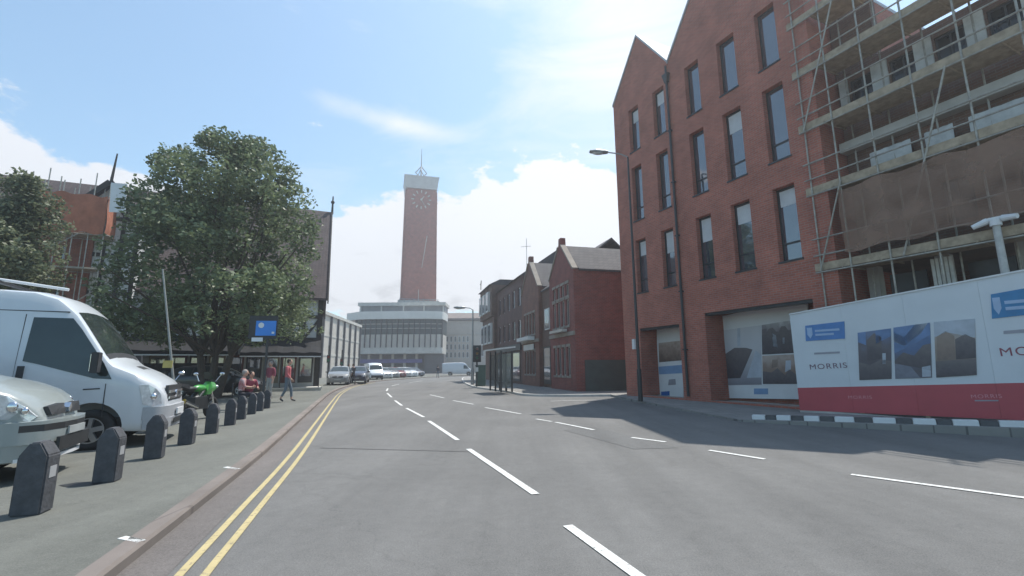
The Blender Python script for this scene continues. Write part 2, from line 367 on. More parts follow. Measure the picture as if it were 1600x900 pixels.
# road surface
roadR = [(30, p.y) for p in kerbL]
b = MB(); n = len(kerbL); b.add([(p.x, p.y, 0) for p in kerbL]+[(max(p.x+60, 45), p.y-.0, 0) for p in kerbL], [(i, n+i, n+i+1, i+1) for i in range(n-1)])
tag(b.build('road', M_ROAD), kind='structure')
# left pavement and parking area, kerb with a real step
b = MB(); b.add([(p.x, p.y, PZ) for p in kL_in]+[(-120, p.y*1.0, PZ) for p in kL_in], [(n+i, i, i+1, n+i+1) for i in range(n-1)])
tag(b.build('pavement', M_PAVE), kind='structure')
b = MB(); r_ = .02
cs = [(0, -.01), (0, PZ-r_), (r_, PZ+.004), (.15, PZ+.004)]
pts = []
for p, q in zip(kerbL, kL_in):
    d = (q-p)
    for w, z in cs: pts.append((p.x+d.x*w/.15, p.y+d.y*w/.15, z))
b.add(pts, [(i*4+j, (i+1)*4+j, (i+1)*4+j+1, i*4+j+1) for i in range(n-1) for j in range(3)])
tag(b.build('kerb', brick('kerb_blocks', (.20, .168, .150), (.17, .145, .13), (.13, .11, .1), .9, 40, .012, .2, 'xy')), kind='structure')
nn_ = [i for i, p in enumerate(kerbL) if p.y < 60]; KL = [kerbL[i] for i in nn_]
strip_mesh(offset(KL, -.002), offset(KL, -.34), .004, 'gutter', M_CHAN)
def lineband(P, d, w, z, name, m): return strip_mesh(offset(P, d+w/2), offset(P, d-w/2), z, name, m)
KY = [p for p in KL if p.y > -6 and p.y < 46]
lineband(KY, -.42, .06, .008, 'yellow_line', M_YLINE); lineband(KY, -.59, .06, .008, 'yellow_line', M_YLINE)
# white dashes
def dash(p0, p1, w, z=.008, name='white_line'):
    a, c = Vector(G(*p0)[:2]), Vector(G(*p1)[:2]); t = (c-a).normalized(); q = Vector((-t.y, t.x))*w/2
    k = 6; b = MB(); vs = []
    for i in range(k+1):
        m_ = a.lerp(c, i/k); vs += [(m_+q).to_3d()+Vector((0, 0, z)), (m_-q).to_3d()+Vector((0, 0, z))]
    b.add(vs, [(2*i+1, 2*i+3, 2*i+2, 2*i) for i in range(k)]); tag(b.build(name, M_WLINE), kind='structure')
for p0, p1 in (((1002, 905), (887, 822)), ((837, 773), (732, 702)), ((715, 688), (670, 658)), ((662, 652), (635, 638)), ((628, 634), (617, 626)), ((612, 621), (605, 614.5)), ((604, 611), (606, 607)), ((612, 603), (624, 600)), ((640, 598), (660, 595))): dash(p0, p1, .095)
for p0, p1 in (((1700, 792), (1330, 742)), ((1195, 718), (1108, 704)), ((1040, 691), (987, 684)), ((928, 672), (868, 660)), ((862, 659), (838, 655)), ((814, 647), (758, 637)), ((740, 632), (708, 626)), ((694, 622), (672, 617))): dash(p0, p1, .09)
for p0, p1 in (((830, 618), (905, 616)), ((860, 627), (950, 625))): dash(p0, p1, .1)
for p0, p1, w in (((190, 840), (221, 846), .05), ((352, 730), (372, 733), .05)):
    a, c = G(*p0, PZ), G(*p1, PZ); b = MB(); b.box(0, (c-a).length, -.03, .03, 0, .004); o = b.build('pavement_mark', M_WLINE); o.location = a; o.rotation_euler.z = math.atan2(c.y-a.y, c.x-a.x); tag(o, kind='structure')
# tarmac seams and a drain
for p0, p1, w in (((500, 700), (735, 706), .05),):
    a, c = Vector(G(*p0)[:2]), Vector(G(*p1)[:2]); t = (c-a).normalized(); q = Vector((-t.y, t.x))*w/2; b = MB()
    b.add([(*(a+q), .004), (*(a-q), .004), (*(c-q), .004), (*(c+q), .004)], [(3, 2, 1, 0)]); tag(b.build('tar_seam', mat('tar', (.085, .082, .08), .8)), kind='structure')

for pts_ in (((930, 668), (1060, 700), (990, 702), (880, 672))),:
    P_ = [G(*q) for q in pts_]; b = MB(); b.add([(q.x, q.y, .004) for q in P_], [(0, 1, 2, 3)]); tag(b.build('tarmac_patch', asphalt('patch_asphalt', (.128, .127, .124), False)), kind='structure')
# right pavements: by the brick building (rising slightly) and the far footway by the bus shelter
F1 = Loc((5.21, 21.52), (8.09, 15.45))
bl = G(1168, 655, .05); br = G(1620, 668, .19)
edge = [(4.6, 22.6, .1), (4.75, 19.5, .09), (bl.x-.25, bl.y-.1, .05), (br.x, br.y-.22, .19), (br.x+3.5, br.y-2.9, .25), (br.x+16, br.y-14, .25)]
inner = [F1.w(-1.0, 1.5), F1.w(2, 1.5), F1.w(8, 1.5), F1.w(13.4, 1.5), F1.w(18, 1.5), F1.w(34, 1.5)]
iz = [.1, .09, .09, .27, .3, .3]
b = MB(); n2_ = len(edge)
b.add([e for e in edge]+[(p.x, p.y, z) for p, z in zip(inner, iz)]+[(e[0], e[1], -.01) for e in edge], [(i, i+1, n2_+i+1, n2_+i) for i in range(n2_-1)]+[(2*n2_+i, 2*n2_+i+1, i+1, i) for i in range(n2_-1)])
tag(b.build('pavement_right', M_PAV2), kind='structure')
kr = smooth_line([(4.9, 22.3), (3.2, 22.3), (1.5, 22.5)]+[G(x, y)[:2] for x, y in [(815, 618), (790, 613), (757, 608.5), (738, 605), (724, 598), (722, 592)]]+[(-6.2, 66), (-3, 73), (6, 78), (40, 82)], 6)
b = MB(); n = len(kr); kri = offset(kr, -.14)
b.add([(p.x, p.y, -.01) for p in kr]+[(p.x, p.y, .1) for p in kr]+[(p.x, p.y, .1) for p in kri], [(j*n+i+1, j*n+i, (j+1)*n+i, (j+1)*n+i+1) for i in range(n-1) for j in (0, 1)])
tag(b.build('kerb_right', mat('pale_kerb', (.45, .44, .42), .8, 0, .15, 3)), kind='structure')
b = MB(); b.add([(p.x, p.y, .098) for p in kri]+[(30, p.y+ (2 if i < 6 else 0), .098) for i, p in enumerate(kri)], [(i+1, i, n+i, n+i+1) for i in range(n-1)])
tag(b.build('footway', M_PAV2), kind='structure')

# ================================================================== RED BRICK BUILDING
root = empty('brick_building', F1.w(0), F1.rz, 'four storey new red brick building with twin gables and tall narrow windows', 'building')
XE = 9.55; YD = 9.0
cols = [(1.1, 1.78), (2.74, 3.44), (4.64, 5.36), (6.25, 7.02), (7.87, 8.6)]
rows = [(11.38, 13.55), (8.0, 10.6), (4.65, 7.08)]
holes = [(c[0], c[1], r[0], r[1]) for c in cols for r in rows]
gf = [(1.08, 3.42, .15, 3.05), (4.72, 8.75, .15, 3.35)]
b = MB(); b.wall(.0, XE, 0, 14.36, 0, .35, holes+gf)
for x0, xm, x1, zp in ((0, 1.95, 3.78, 16.95), (3.78, 6.67, XE, 18.3)):
    b.add([(x0, 0, 14.36), (x1, 0, 14.36), (xm, 0, zp), (x0, .35, 14.36), (x1, .35, 14.36), (xm, .35, zp)], [(0, 1, 2), (5, 4, 3), (0, 2, 5, 3), (2, 1, 4, 5)])
b.box(0, .35, .351, YD, 0, 14.36); b.box(XE-.35, XE, .351, YD, 0, 14.36); b.box(.351, XE-.351, YD-.3, YD, 0, 14.36)
b.box(-.75, -.002, .6, 3.2, 0, 9.6)
b.build('wall', M_RBRICK, root)
b = MB()
for x0, xm, x1, zp in ((0, 1.95, 3.78, 16.95), (3.78, 6.67, XE, 18.3)):
    for xa, za, xb, zb in ((x0-.02, 14.34, xm, zp), (xm, zp, x1+.02, 14.34)):
        b.add([(xa, -.05, za+.02), (xb, -.05, zb+.02), (xb, YD, zb+.02), (xa, YD, za+.02), (xa, -.05, za+.14), (xb, -.05, zb+.14), (xb, YD, zb+.14), (xa, YD, za+.14)],
              [(0, 3, 2, 1), (4, 5, 6, 7), (0, 1, 5, 4), (1, 2, 6, 5), (2, 3, 7, 6), (3, 0, 4, 7)])
rf = b.build('roof', mat('zinc_roof', (.40, .41, .42), .5, .3, .1, 2), root)
b = MB(); b.box(.36, XE-.36, .9, YD-.31, .1, .12)
for z in (3.7, 7.5, 11.0): b.box(.36, XE-.36, .36, YD-.31, z, z+.18)
build_each(b, 'floor_slab', M_CONC, root)
rng = random.Random(3)
M_BLIND = mat('pale_window_blind', (.55, .56, .58), .7, 0, .1, 3)
fr_src = {}
for ri, r in enumerate(rows):
    for ci, c in enumerate(cols):
        w = c[1]-c[0]; h = r[1]-r[0]
        f = MB(); t = .055; y0, y1 = .2, .27
        f.box(c[0], c[0]+t, y0, y1, r[0], r[1]); f.box(c[1]-t, c[1], y0, y1, r[0], r[1]); f.box(c[0]+t, c[1]-t, y0, y1, r[0], r[0]+t); f.box(c[0]+t, c[1]-t, y0, y1, r[1]-t, r[1])
        zt = r[0]+h*(.24 if ri else .0)
        if ri: f.box(c[0]+t, c[1]-t, y0, y1, zt-.03, zt+.03)
        fo = f.build('window', M_DARKM, root)
        p = MB(); p.box(c[0]+t, c[1]-t, .225, .24, r[0]+t, r[1]-t); p.build('pane', M_GLASS, fo)
        s_ = MB(); s_.box(c[0]-.04, c[1]+.04, -.03, .2, r[0]-.06, r[0]-.002); s_.build('sill', M_DARKM, fo)
        # blinds behind some panes are opaque, so they stand on the room side of a clear light
        if ri == 2 or rng.random() < .4:
            q = MB(); zz = r[1]-h*rng.choice((.25, .4, .3)); q.box(c[0]+t+.03, c[1]-t-.03, .218, .224, zz, r[1]-t-.03); q.build('blind', M_BLIND, fo)
# downpipe with hopper
b = MB(); b.tube((3.72, -.08, .25), (3.72, -.08, 13.5), .05, .05, 8); b.add([(3.56, -.19, 13.85), (3.88, -.19, 13.85), (3.88, -.003, 13.85), (3.56, -.003, 13.85), (3.65, -.14, 13.45), (3.79, -.14, 13.45), (3.79, -.003, 13.45), (3.65, -.003, 13.45)], [(0, 1, 2, 3), (7, 6, 5, 4), (0, 4, 5, 1), (1, 5, 6, 2), (2, 6, 7, 3), (3, 7, 4, 0)])
b.tube((3.72, -.08, 13.8), (3.72, -.08, 14.25), .045, .045, 8)
for z in (2, 4.3, 6.6, 8.9, 11.2): b.box(3.64, 3.80, -.14, -.003, z, z+.05)
b.build('downpipe', M_DARKM, root)
b = MB(); b.box(.62, .78, -.09, -.003, 2.15, 2.6); b.build('junction_box', M_WHITE, root)
# soffit and side walls of ground floor recesses
b = MB()
for x0, x1, z0, z1 in gf:
    b.box(x0-.2, x0-.001, .351, 1.1, z0, z1+.1); b.box(x1+.001, x1+.2, .351, 1.1, z0, z1+.1); b.box(x0-.2, x1+.2, 1.101, 1.25, z0-.1, z1+.1); b.box(x0, x1, .351, 1.1, z1+.002, z1+.1)
b.build('recess', M_RBRICK, root)
# lintel shadow gap boards
b = MB()
for x0, x1, z0, z1 in gf: b.box(x0, x1, .04, .3, z1-.1, z1-.002)
build_each(b, 'lintel', M_DARKM, root)

# posters standing in the ground floor openings
def quad_panel(loc, corners, y, th, name, m, parent):
    """corners: four photo-measured corner points on the plane at local y, given in the local frame of loc"""
    P = [loc.hit(px, py, y) if len(c) == 2 else c for c in corners for px, py in [c[:2]]]
    v = [(x, y, z) for x, z in P]+[(x, y+th, z) for x, z in P]
    b = MB(); b.add(v, [(0, 1, 2, 3), (7, 6, 5, 4), (0, 4, 5, 1), (1, 5, 6, 2), (2, 6, 7, 3), (3, 7, 4, 0)]); o = b.build(name, m, parent); return o, P
def photo_mat(name, cols, scale=1.3, horiz=None):
    """a blurry printed picture: horizon layers broken with noise"""
    M = bpy.data.materials.new(name); M.use_nodes = True; nt = M.node_tree; b = nt.nodes['Principled BSDF']; b.inputs['Roughness'].default_value = .45
    t = nt.nodes.new('ShaderNodeTexCoord'); sp_ = nt.nodes.new('ShaderNodeSeparateXYZ'); nt.links.new(t.outputs['Generated'], sp_.inputs[0])
    n = nt.nodes.new('ShaderNodeTexNoise'); n.inputs['Scale'].default_value = scale; n.inputs['Detail'].default_value = 3; nt.links.new(t.outputs['Object'], n.inputs['Vector'])
    vo = nt.nodes.new('ShaderNodeTexVoronoi'); vo.distance = 'CHEBYCHEV'; vo.inputs['Scale'].default_value = scale*2.2; nt.links.new(t.outputs['Object'], vo.inputs['Vector'])
    a = nt.nodes.new('ShaderNodeMath'); a.operation = 'MULTIPLY_ADD'; nt.links.new(n.outputs[0], a.inputs[0]); a.inputs[1].default_value = .55; nt.links.new(sp_.outputs[2], a.inputs[2])
    a2 = nt.nodes.new('ShaderNodeMath'); a2.operation = 'MULTIPLY_ADD'; nt.links.new(vo.outputs[0], a2.inputs[0]); a2.inputs[1].default_value = .35; nt.links.new(a.outputs[0], a2.inputs[2])
    s = nt.nodes.new('ShaderNodeMath'); s.operation = 'MULTIPLY_ADD'; nt.links.new(a2.outputs[0], s.inputs[0]); s.inputs[1].default_value = .72; s.inputs[2].default_value = -.12
    rp = nt.nodes.new('ShaderNodeValToRGB'); el_ = rp.color_ramp.elements
    while len(el_) < len(cols): el_.new(.5)
    for i, c in enumerate(cols): el_[i].position = i/(len(cols)-1); el_[i].color = (*c, 1)
    nt.links.new(s.outputs[0], rp.inputs[0]); nt.links.new(rp.outputs[0], b.inputs['Base Color']); return M
PH_ROOM = photo_mat('poster_interior', [(.12, .12, .15), (.3, .3, .33), (.5, .5, .52), (.56, .56, .58)], .8)
PH_CROWD = photo_mat('poster_crowd', [(.05, .045, .05), (.09, .08, .09), (.16, .14, .15), (.55, .55, .56)], 2.4)
PH_PEOPLE = photo_mat('poster_people', [(.06, .05, .05), (.16, .11, .09), (.32, .24, .2), (.5, .42, .38)], 2.6)
PH_STREET = photo_mat('poster_street', [(.05, .05, .06), (.08, .07, .08), (.12, .11, .13), (.14, .2, .33)], 1.7)
PH_SKY = photo_mat('poster_sky', [(.10, .11, .16), (.10, .09, .1), (.09, .15, .28), (.40, .45, .52)], 1.5)
PH_PALE = photo_mat('poster_building', [(.06, .07, .06), (.17, .14, .12), (.34, .28, .23), (.34, .42, .52)], 1.4)
def prints(P, y, shapes, parent):
    """flat printed shapes on a picture; u to the right, v up, both 0..1"""
    (ax, az_), (bx, bz), (cx_, cz), (dx, dz) = P
    for poly, m_ in shapes:
        v = []
        for u_, v_ in poly:
            x = (ax*(1-u_)+bx*u_)*(1-v_)+(dx*(1-u_)+cx_*u_)*v_; z = (az_*(1-u_)+bz*u_)*(1-v_)+(dz*(1-u_)+cz*u_)*v_; v.append((x, z))
        n = len(v); b = MB(); b.add([(x, y, z) for x, z in v]+[(x, y+.002, z) for x, z in v], [tuple(range(n)), tuple(range(n, 2*n))[::-1]]+[(i, n+i, n+(i+1) % n, (i+1) % n) for i in range(n)]); b.build('printed_shape', m_, parent)
S_DK = photo_mat('print_dark', [(.05, .045, .055), (.10, .09, .10), (.17, .15, .15)], 5); S_BR = photo_mat('print_brick', [(.14, .11, .10), (.24, .18, .15), (.30, .24, .2)], 5); S_SK = mat('print_sky', (.12, .20, .36), .5, 0, .25, 2.5); S_CL = mat('print_cloud', (.42, .46, .52), .5, 0, .15, 3); S_RD = mat('print_road', (.17, .18, .22), .5, 0, .2, 4)
SHAPES = [
 [([(0, .8), (.25, .72), (.25, 1), (0, 1)], S_SK), ([(.55, .72), (1, .85), (1, 1), (.55, 1)], S_SK), ([(0, .0), (1, 0), (1, .35), (.7, .4), (.35, .3), (0, .38)], S_DK), ([(.28, .38), (.72, .42), (.72, .85), (.5, .95), (.28, .82)], S_DK), ([(.74, .3), (.84, .3), (.84, .52), (.74, .52)], S_CL)],
 [([(0, .5), (.5, .62), (1, .78), (1, 1), (0, 1)], S_SK), ([(.0, .72), (.3, .62), (.75, .82), (.95, 1), (.6, 1), (.3, .8), (0, .9)], S_CL), ([(0, .35), (.25, .5), (.55, .42), (.8, .6), (1, .62), (1, .12), (.6, .2), (0, .3)], S_DK), ([(0, 0), (.7, 0), (.45, .22), (0, .3)], S_RD), ([(.75, .02), (.98, .02), (.98, .22), (.75, .2)], S_CL)],
 [([(0, .72), (.3, .8), (1, .66), (1, 1), (0, 1)], S_CL), ([(.05, .3), (.5, .3), (.5, .72), (.28, .82), (.05, .72)], S_BR), ([(.52, .3), (1, .3), (1, .64), (.76, .74), (.52, .66)], S_DK), ([(0, 0), (1, 0), (1, .29), (0, .29)], S_DK)]]
YP = .95
t1 = empty('poster_panel', F1.w(2.6, YP), F1.rz, 'narrow white poster board with blue band in small ground floor opening', 'poster', 'poster boards filling the ground floor openings')
t2 = empty('poster_panel', F1.w(6.8, YP), F1.rz, 'wide white poster board with pictures of a room and people', 'poster', 'poster boards filling the ground floor openings')
def offs(o, x): o.location.x = -x; o.location.y = -YP
def pz(t, x, corners, y, name, m, th=.01):
    o, P = quad_panel(F1, corners, y, th, name, m, t); offs(o, x); return o, P
pz(t1, 2.6, [(1028, 622), (1068, 622), (1066, 505), (1026, 512)], YP, 'board', M_WHITE, .04)
pz(t1, 2.6, [(1030, 585), (1067, 583), (1066, 570), (1029, 573)], YP-.008, 'blue_band', mat('pale_blue_print', (.18, .30, .48), .5, 0, .1, 3), .006)
pz(t1, 2.6, [(1030, 566), (1066, 563), (1066, 532), (1029, 536)], YP-.008, 'picture', PH_PEOPLE, .006)
pz(t1, 2.6, [(1033, 619), (1046, 618), (1046, 611), (1033, 612)], YP-.008, 'print', M_BLUE, .006)
pz(t1, 2.6, [(1044, 602), (1056, 601), (1055, 592), (1045, 593)], YP-.008, 'print', mat('grey_print', (.25, .25, .28), .5), .006)
t2c = [(1131, 622), (1262, 624), (1262, 464), (1129, 494)]
pz(t2, 6.8, t2c, YP, 'board', M_WHITE, .04)
q_ = pz(t2, 6.8, [(1132, 602), (1190, 601), (1189, 508), (1131, 516)], YP-.008, 'picture', PH_ROOM, .006); prints(q_[1], YP-.0105, [([(0, .12), (.45, .12), (.78, .6), (.62, .64), (.3, .66), (0, .55)], S_DK), ([(.62, .12), (1, .12), (1, .5), (.86, .58)], S_CL), ([(.38, .68), (.46, .68), (.46, 1), (.38, 1)], S_CL)], q_[0])
q_ = pz(t2, 6.8, [(1191, 554), (1252, 551), (1251, 498), (1190, 508)], YP-.008, 'picture', PH_CROWD, .006); prints(q_[1], YP-.0105, [([(.0, 0), (1, 0), (1, .75), (.9, .82), (.82, .72), (.7, .7), (.62, .85), (.52, .86), (.45, .7), (.38, .72), (.3, .86), (.2, .84), (.12, .7), (0, .66)], S_DK), ([(.3, .25), (.42, .2), (.38, .6), (.28, .68)], S_CL), ([(.55, .3), (.6, .3), (.6, .5), (.55, .5)], S_CL)], q_[0])
q_ = pz(t2, 6.8, [(1192, 600), (1252, 600), (1252, 553), (1191, 556)], YP-.008, 'picture', PH_PEOPLE, .006); prints(q_[1], YP-.0105, [([(0, 0), (1, 0), (1, .2), (.7, .5), (.6, .3), (.4, .55), (.25, .4), (0, .45)], S_DK), ([(.25, .55), (.4, .6), (.42, .85), (.27, .85)], S_BR), ([(.6, .4), (.75, .5), (.75, .8), (.62, .8)], S_CL)], q_[0])
pz(t2, 6.8, [(1178, 616), (1200, 616), (1200, 607), (1178, 607)], YP-.008, 'print', mat('pale_blue_print', (.18, .30, .48)), .006)

# ================================================================== SCAFFOLDED BUILDING
SX0, SX1 = 9.6, 13.9; YW = 1.15; HS = 10.45
root = empty('scaffolded_building', F1.w(SX0), F1.rz, 'unfinished brick building with pale upper walls behind the scaffolding', 'building')
def sx(x): return x-SX0
b = MB(); wh = []
for x in (9.95, 11.0, 12.05, 13.1): wh.append((sx(x), sx(x)+.62, 8.75, 10.05))
for x in (10.3, 11.7, 13.1): wh.append((sx(x), sx(x)+.6, 11.0, 11.9) if x < 11 else (sx(x), sx(x)+.6, 5.0, 6.1))
b.wall(0, SX1-SX0, 4.2, HS, YW, YW+.3, [h for h in wh if h[3] < HS])
b.box(0, SX1-SX0, YW+.301, 8.5, 4.2, 4.5); b.box(SX1-SX0-.3, SX1-SX0, YW+.301, 8.5, 4.5, HS); b.box(.001, .3, YW+.301, 8.5, 4.5, HS); b.box(.301, SX1-SX0-.3, 8.2, 8.5, 0, HS)
b.build('brick_wall', M_DBRICK, root)
b = MB(); b.wall(-.0, 1.15, HS, 12.7, YW, YW+.3, []); b.build('upper_wall', M_DBRICK, root)
# pale insulation boards on the upper storey between windows
b = MB()
for x0, x1 in ((9.66, 9.9), (10.55, 10.96), (11.6, 12.0), (12.68, 13.05), (13.7, 14.25)): b.box(sx(x0), sx(x1), YW-.05, YW-.003, 8.75, 10.15)
build_each(b, 'insulation_board', mat('insulation', (.52, .53, .52), .6, 0, .25, 2.5), root)
for h in [h for h in wh if h[3] < HS]:
    f = MB(); t = .05
    f.box(h[0], h[0]+t, YW+.06, YW+.12, h[2], h[3]); f.box(h[1]-t, h[1], YW+.06, YW+.12, h[2], h[3]); f.box(h[0]+t, h[1]-t, YW+.06, YW+.12, h[2], h[2]+t); f.box(h[0]+t, h[1]-t, YW+.06, YW+.12, h[3]-t, h[3])
    f.box((h[0]+h[1])/2-.02, (h[0]+h[1])/2+.02, YW+.06, YW+.12, h[2]+t, h[3]-t); zc = (h[2]+h[3])/2; f.box(h[0]+t, h[1]-t, YW+.061, YW+.119, zc-.02, zc+.02)
    fo = f.build('window', M_DARKM, root); p = MB(); p.box(h[0]+t, h[1]-t, YW+.085, YW+.095, h[2]+t, h[3]-t); p.build('pane', glass('dark_glass', (.012, .015, .018), .08, 1.45), fo)
b = MB(); b.box(0, SX1-SX0, YW-.35, YW-.001, 7.75, 8.05); b.box(0, SX1-SX0, YW-.35, YW-.001, 4.2, 4.5); build_each(b, 'concrete_band', M_CONC, root)
# ground floor steel columns, dark voids
b = MB()
for x in (.1, 1.7, 3.2, 4.5): b.box(x, x+.28, YW, YW+.28, .1, 4.2)
build_each(b, 'column', M_CONC, root)
b = MB(); b.box(0, SX1-SX0, 4.5, 4.7, .1, 4.2); b.build('back_wall', M_DBRICK, root)
for x0 in (.6, 2.3, 3.6):
    b = MB(); b.box(x0, x0+.85, YW+.1, YW+.16, 1.6, 3.9); fo = b.build('window', M_DARKM, root)
b = MB()
xx, zz = F1.hit(1472, 400, .8)
for k in range(5): b.box(sx(xx)-.22+k*.09, sx(xx)-.15+k*.09, .72, .78, 2.2, 4.05)
b.build('corrugated_panel', mat('pale_corrugated', (.55, .54, .5), .6, 0, .2, 5), root)

# scaffold
root = empty('scaffold', F1.w(9.0, -.06), F1.rz, 'tall tube scaffold with boarded lifts in front of the unfinished brick building', 'scaffold')
def fx(x): return x-9.0
SY = .0; SI = 1.0                      # outer and inner rows (local y, origin 12 cm outside the facade)
xs_out = [9.15, 9.95, 10.9, 11.9, 12.9, 13.9, 14.9]
lev = [4.15, 6.5, 8.55, 10.4, 12.15]
for i, x in enumerate(xs_out):
    top = 13.4 if x < 11 else 10.9
    b = MB(); b.tube((fx(x), SY, .2), (fx(x), SY, top), .024, .024, 7)
    b.build('standard', M_SCAF, root)
    if x > 9.6:
        b = MB(); b.tube((fx(x), SI, .2), (fx(x), SI, top), .024, .024, 7); b.build('standard', M_SCAF, root)
for z in lev:
    e1 = 11.2 if z > 11 else 15.0
    for dz in ((.0, .5, 1.0) if z > 3 else (0, .9)):
        b = MB(); b.tube((fx(9.0), SY-.05, z-.08+dz), (fx(e1), SY-.05, z-.08+dz), .024, .024, 7); b.build('ledger', M_SCAF, root)
    if z < 3: continue
    b = MB()
    for k in range(4):
        y0 = .06+k*.235; xa = 9.0 if k < 0 else 9.66
        b.box(fx(xa), fx(e1), y0, y0+.225, z, z+.038)
    b.box(fx(8.95), fx(e1), .0+.025, .05, z-.02, z+.2)       # toe board on edge
    for x in np.arange(9.75, e1, .95): b.tube((fx(x), -.06, z-.03), (fx(x), 1.05, z-.03), .024, .024, 6)
    b.build('boarded_lift', M_BOARD, root)
br_ = [((12.6, 8.5), (11.2, 4.1)), ((9.15, 8.5), (10.4, 12.1)), ((9.15, 4.1), (10.0, 6.6))]
for (xa, za), (xb, zb) in br_:
    b = MB(); b.tube((fx(xa), SY-.06, za), (fx(xb), SY-.06, zb), .024, .024, 7); b.build('brace', M_SCAF, root)
for k, (x0_, x1_) in enumerate(((10.3, 11.3), (11.6, 12.2), (12.5, 13.7))):
    b = MB(); n_ = 10; vs = [(fx(x0_)+(x1_-x0_)*i/n_, .97+.02*math.sin(i*2.3+j), 6.62+j*.42) for j in range(3) for i in range(n_+1)]
    b.add(vs, [(j*(n_+1)+i, j*(n_+1)+i+1, (j+1)*(n_+1)+i+1, (j+1)*(n_+1)+i) for j in range(2) for i in range(n_)]); b.add([(v[0], v[1]+.012, v[2]) for v in vs], [(j*(n_+1)+i, (j+1)*(n_+1)+i, (j+1)*(n_+1)+i+1, j*(n_+1)+i+1) for j in range(2) for i in range(n_)]); b.build('polythene_sheet', mat('polythene', (.5, .51, .5), .35, 0, .25, 3), root, smooth=True)
# loose poles and sheets lying on the lifts (they ride on the lift as separate things)
for k, (x, z, l, tilt) in enumerate([(10.4, 6.6, 1.6, .03), (12.3, 6.6, 1.3, -.02)]):
    o = MB().box(-l/2, l/2, -.09, .09, 0, .05).box(-l/2+.1, l/2-.15, -.07, .1, .05, .09).build('board_stack', mat('pale_board', (.55, .54, .5), .7, 0, .2, 6))
    p = F1.w(x, .45, z+.04); o.location = p; o.rotation_euler = (0, 0, F1.rz+tilt); tag(o, ['pale boards stacked near the left end of a scaffold lift', 'pale boards stacked further right on a scaffold lift'][k], 'boards', 'boards stacked on the scaffold')
# brown debris netting on lifts
b = MB(); nx, nz = 26, 8
x0, x1, z0, z1 = fx(9.9), fx(14.8), 4.5, 6.3
vs = [(x0+(x1-x0)*i/nx, -.13+.03*math.sin(i*1.7+j)+.02*math.sin(j*2.1), z0+(z1-z0)*j/nz-.05*math.sin(i*.9)) for j in range(nz+1) for i in range(nx+1)]
b.add(vs, [(j*(nx+1)+i, j*(nx+1)+i+1, (j+1)*(nx+1)+i+1, (j+1)*(nx+1)+i) for j in range(nz) for i in range(nx)])
b.add([(v[0], v[1]+.01, v[2]) for v in vs], [(j*(nx+1)+i, (j+1)*(nx+1)+i, (j+1)*(nx+1)+i+1, j*(nx+1)+i+1) for j in range(nz) for i in range(nx)])
NET = bpy.data.materials.new('debris_netting'); NET.use_nodes = True; nt = NET.node_tree; bs = nt.nodes['Principled BSDF']; bs.inputs['Base Color'].default_value = (.30, .19, .14, 1); bs.inputs['Roughness'].default_value = .9
tcn = nt.nodes.new('ShaderNodeTexCoord'); nz_ = nt.nodes.new('ShaderNodeTexNoise'); nz_.inputs['Scale'].default_value = 1.4; nz_.inputs['Detail'].default_value = 6
nt.links.new(tcn.outputs['Object'], nz_.inputs['Vector']); mr_ = nt.nodes.new('ShaderNodeMapRange'); mr_.inputs[1].default_value = .35; mr_.inputs[2].default_value = .65; mr_.inputs[3].default_value = .25; mr_.inputs[4].default_value = .7
nt.links.new(nz_.outputs[0], mr_.inputs[0]); nt.links.new(mr_.outputs[0], bs.inputs['Alpha'])
b.build('debris_net', NET, root, smooth=True)

# ================================================================== HOARDING
hl = F1.w(8.2, -.75, .0)
dR = ray(1604, 423); dR2 = ray(1604, 657)
tR = 2.95/(dR[2]-dR2[2]*(dR[1]/dR2[1]))
Rb = Vector((dR[0]*tR, dR[1]*tR)); 
HL = Loc((hl.x, hl.y), (Rb.x, Rb.y))
root = empty('hoarding', hl, HL.rz, 'long white site hoarding with pictures, blue plates and a red bottom band', 'hoarding')
def hq(c, y, name, m, th=.01, parent=None):
    o, P = quad_panel(HL, c, y, th, name, m, parent or root); return o, P
# extend beyond frame to x=1900 px by extrapolating in local coordinates
c0 = HL.hit(1245, 490); c1 = HL.hit(1604, 423); d0 = HL.hit(1249, 606); d1 = HL.hit(1604, 598); e0 = HL.hit(1250, 641); e1 = HL.hit(1604, 657)
def ext(a, b_, x): return (x, a[1]+(b_[1]-a[1])*(x-a[0])/(b_[0]-a[0]))
XR = e1[0]+2.4; xa = e0[0]
def raw(P, y, th, name, m):
    v = [(x, y, z) for x, z in P]+[(x, y+th, z) for x, z in P]
    return MB().add(v, [(0, 1, 2, 3), (7, 6, 5, 4), (0, 4, 5, 1), (1, 5, 6, 2), (2, 6, 7, 3), (3, 7, 4, 0)]).build(name, m, root)
M_HW = mat('hoarding_white', (.60, .63, .66), .5, 0, .06, .8)
nP = 5
for i in range(nP):
    a_, b_ = xa+(XR-xa)*i/nP+(.003 if i else 0), xa+(XR-xa)*(i+1)/nP
    raw([ext(d0, d1, a_), ext(d0, d1, b_), ext(c0, c1, b_), ext(c0, c1, a_)], 0, .03, 'white_board', M_HW)
    raw([ext(e0, e1, a_), ext(e0, e1, b_), ext(d0, d1, b_), ext(d0, d1, a_)], -.002, .03, 'red_band', M_REDP)
M_PB = mat('blue_plate', (.07, .20, .46), .45, 0, .12, 4); M_PB2 = mat('teal_blue_plate', (.03, .19, .40), .45, 0, .12, 4); M_PW = mat('plate_print', (.32, .44, .62), .5, 0, .1, 3)
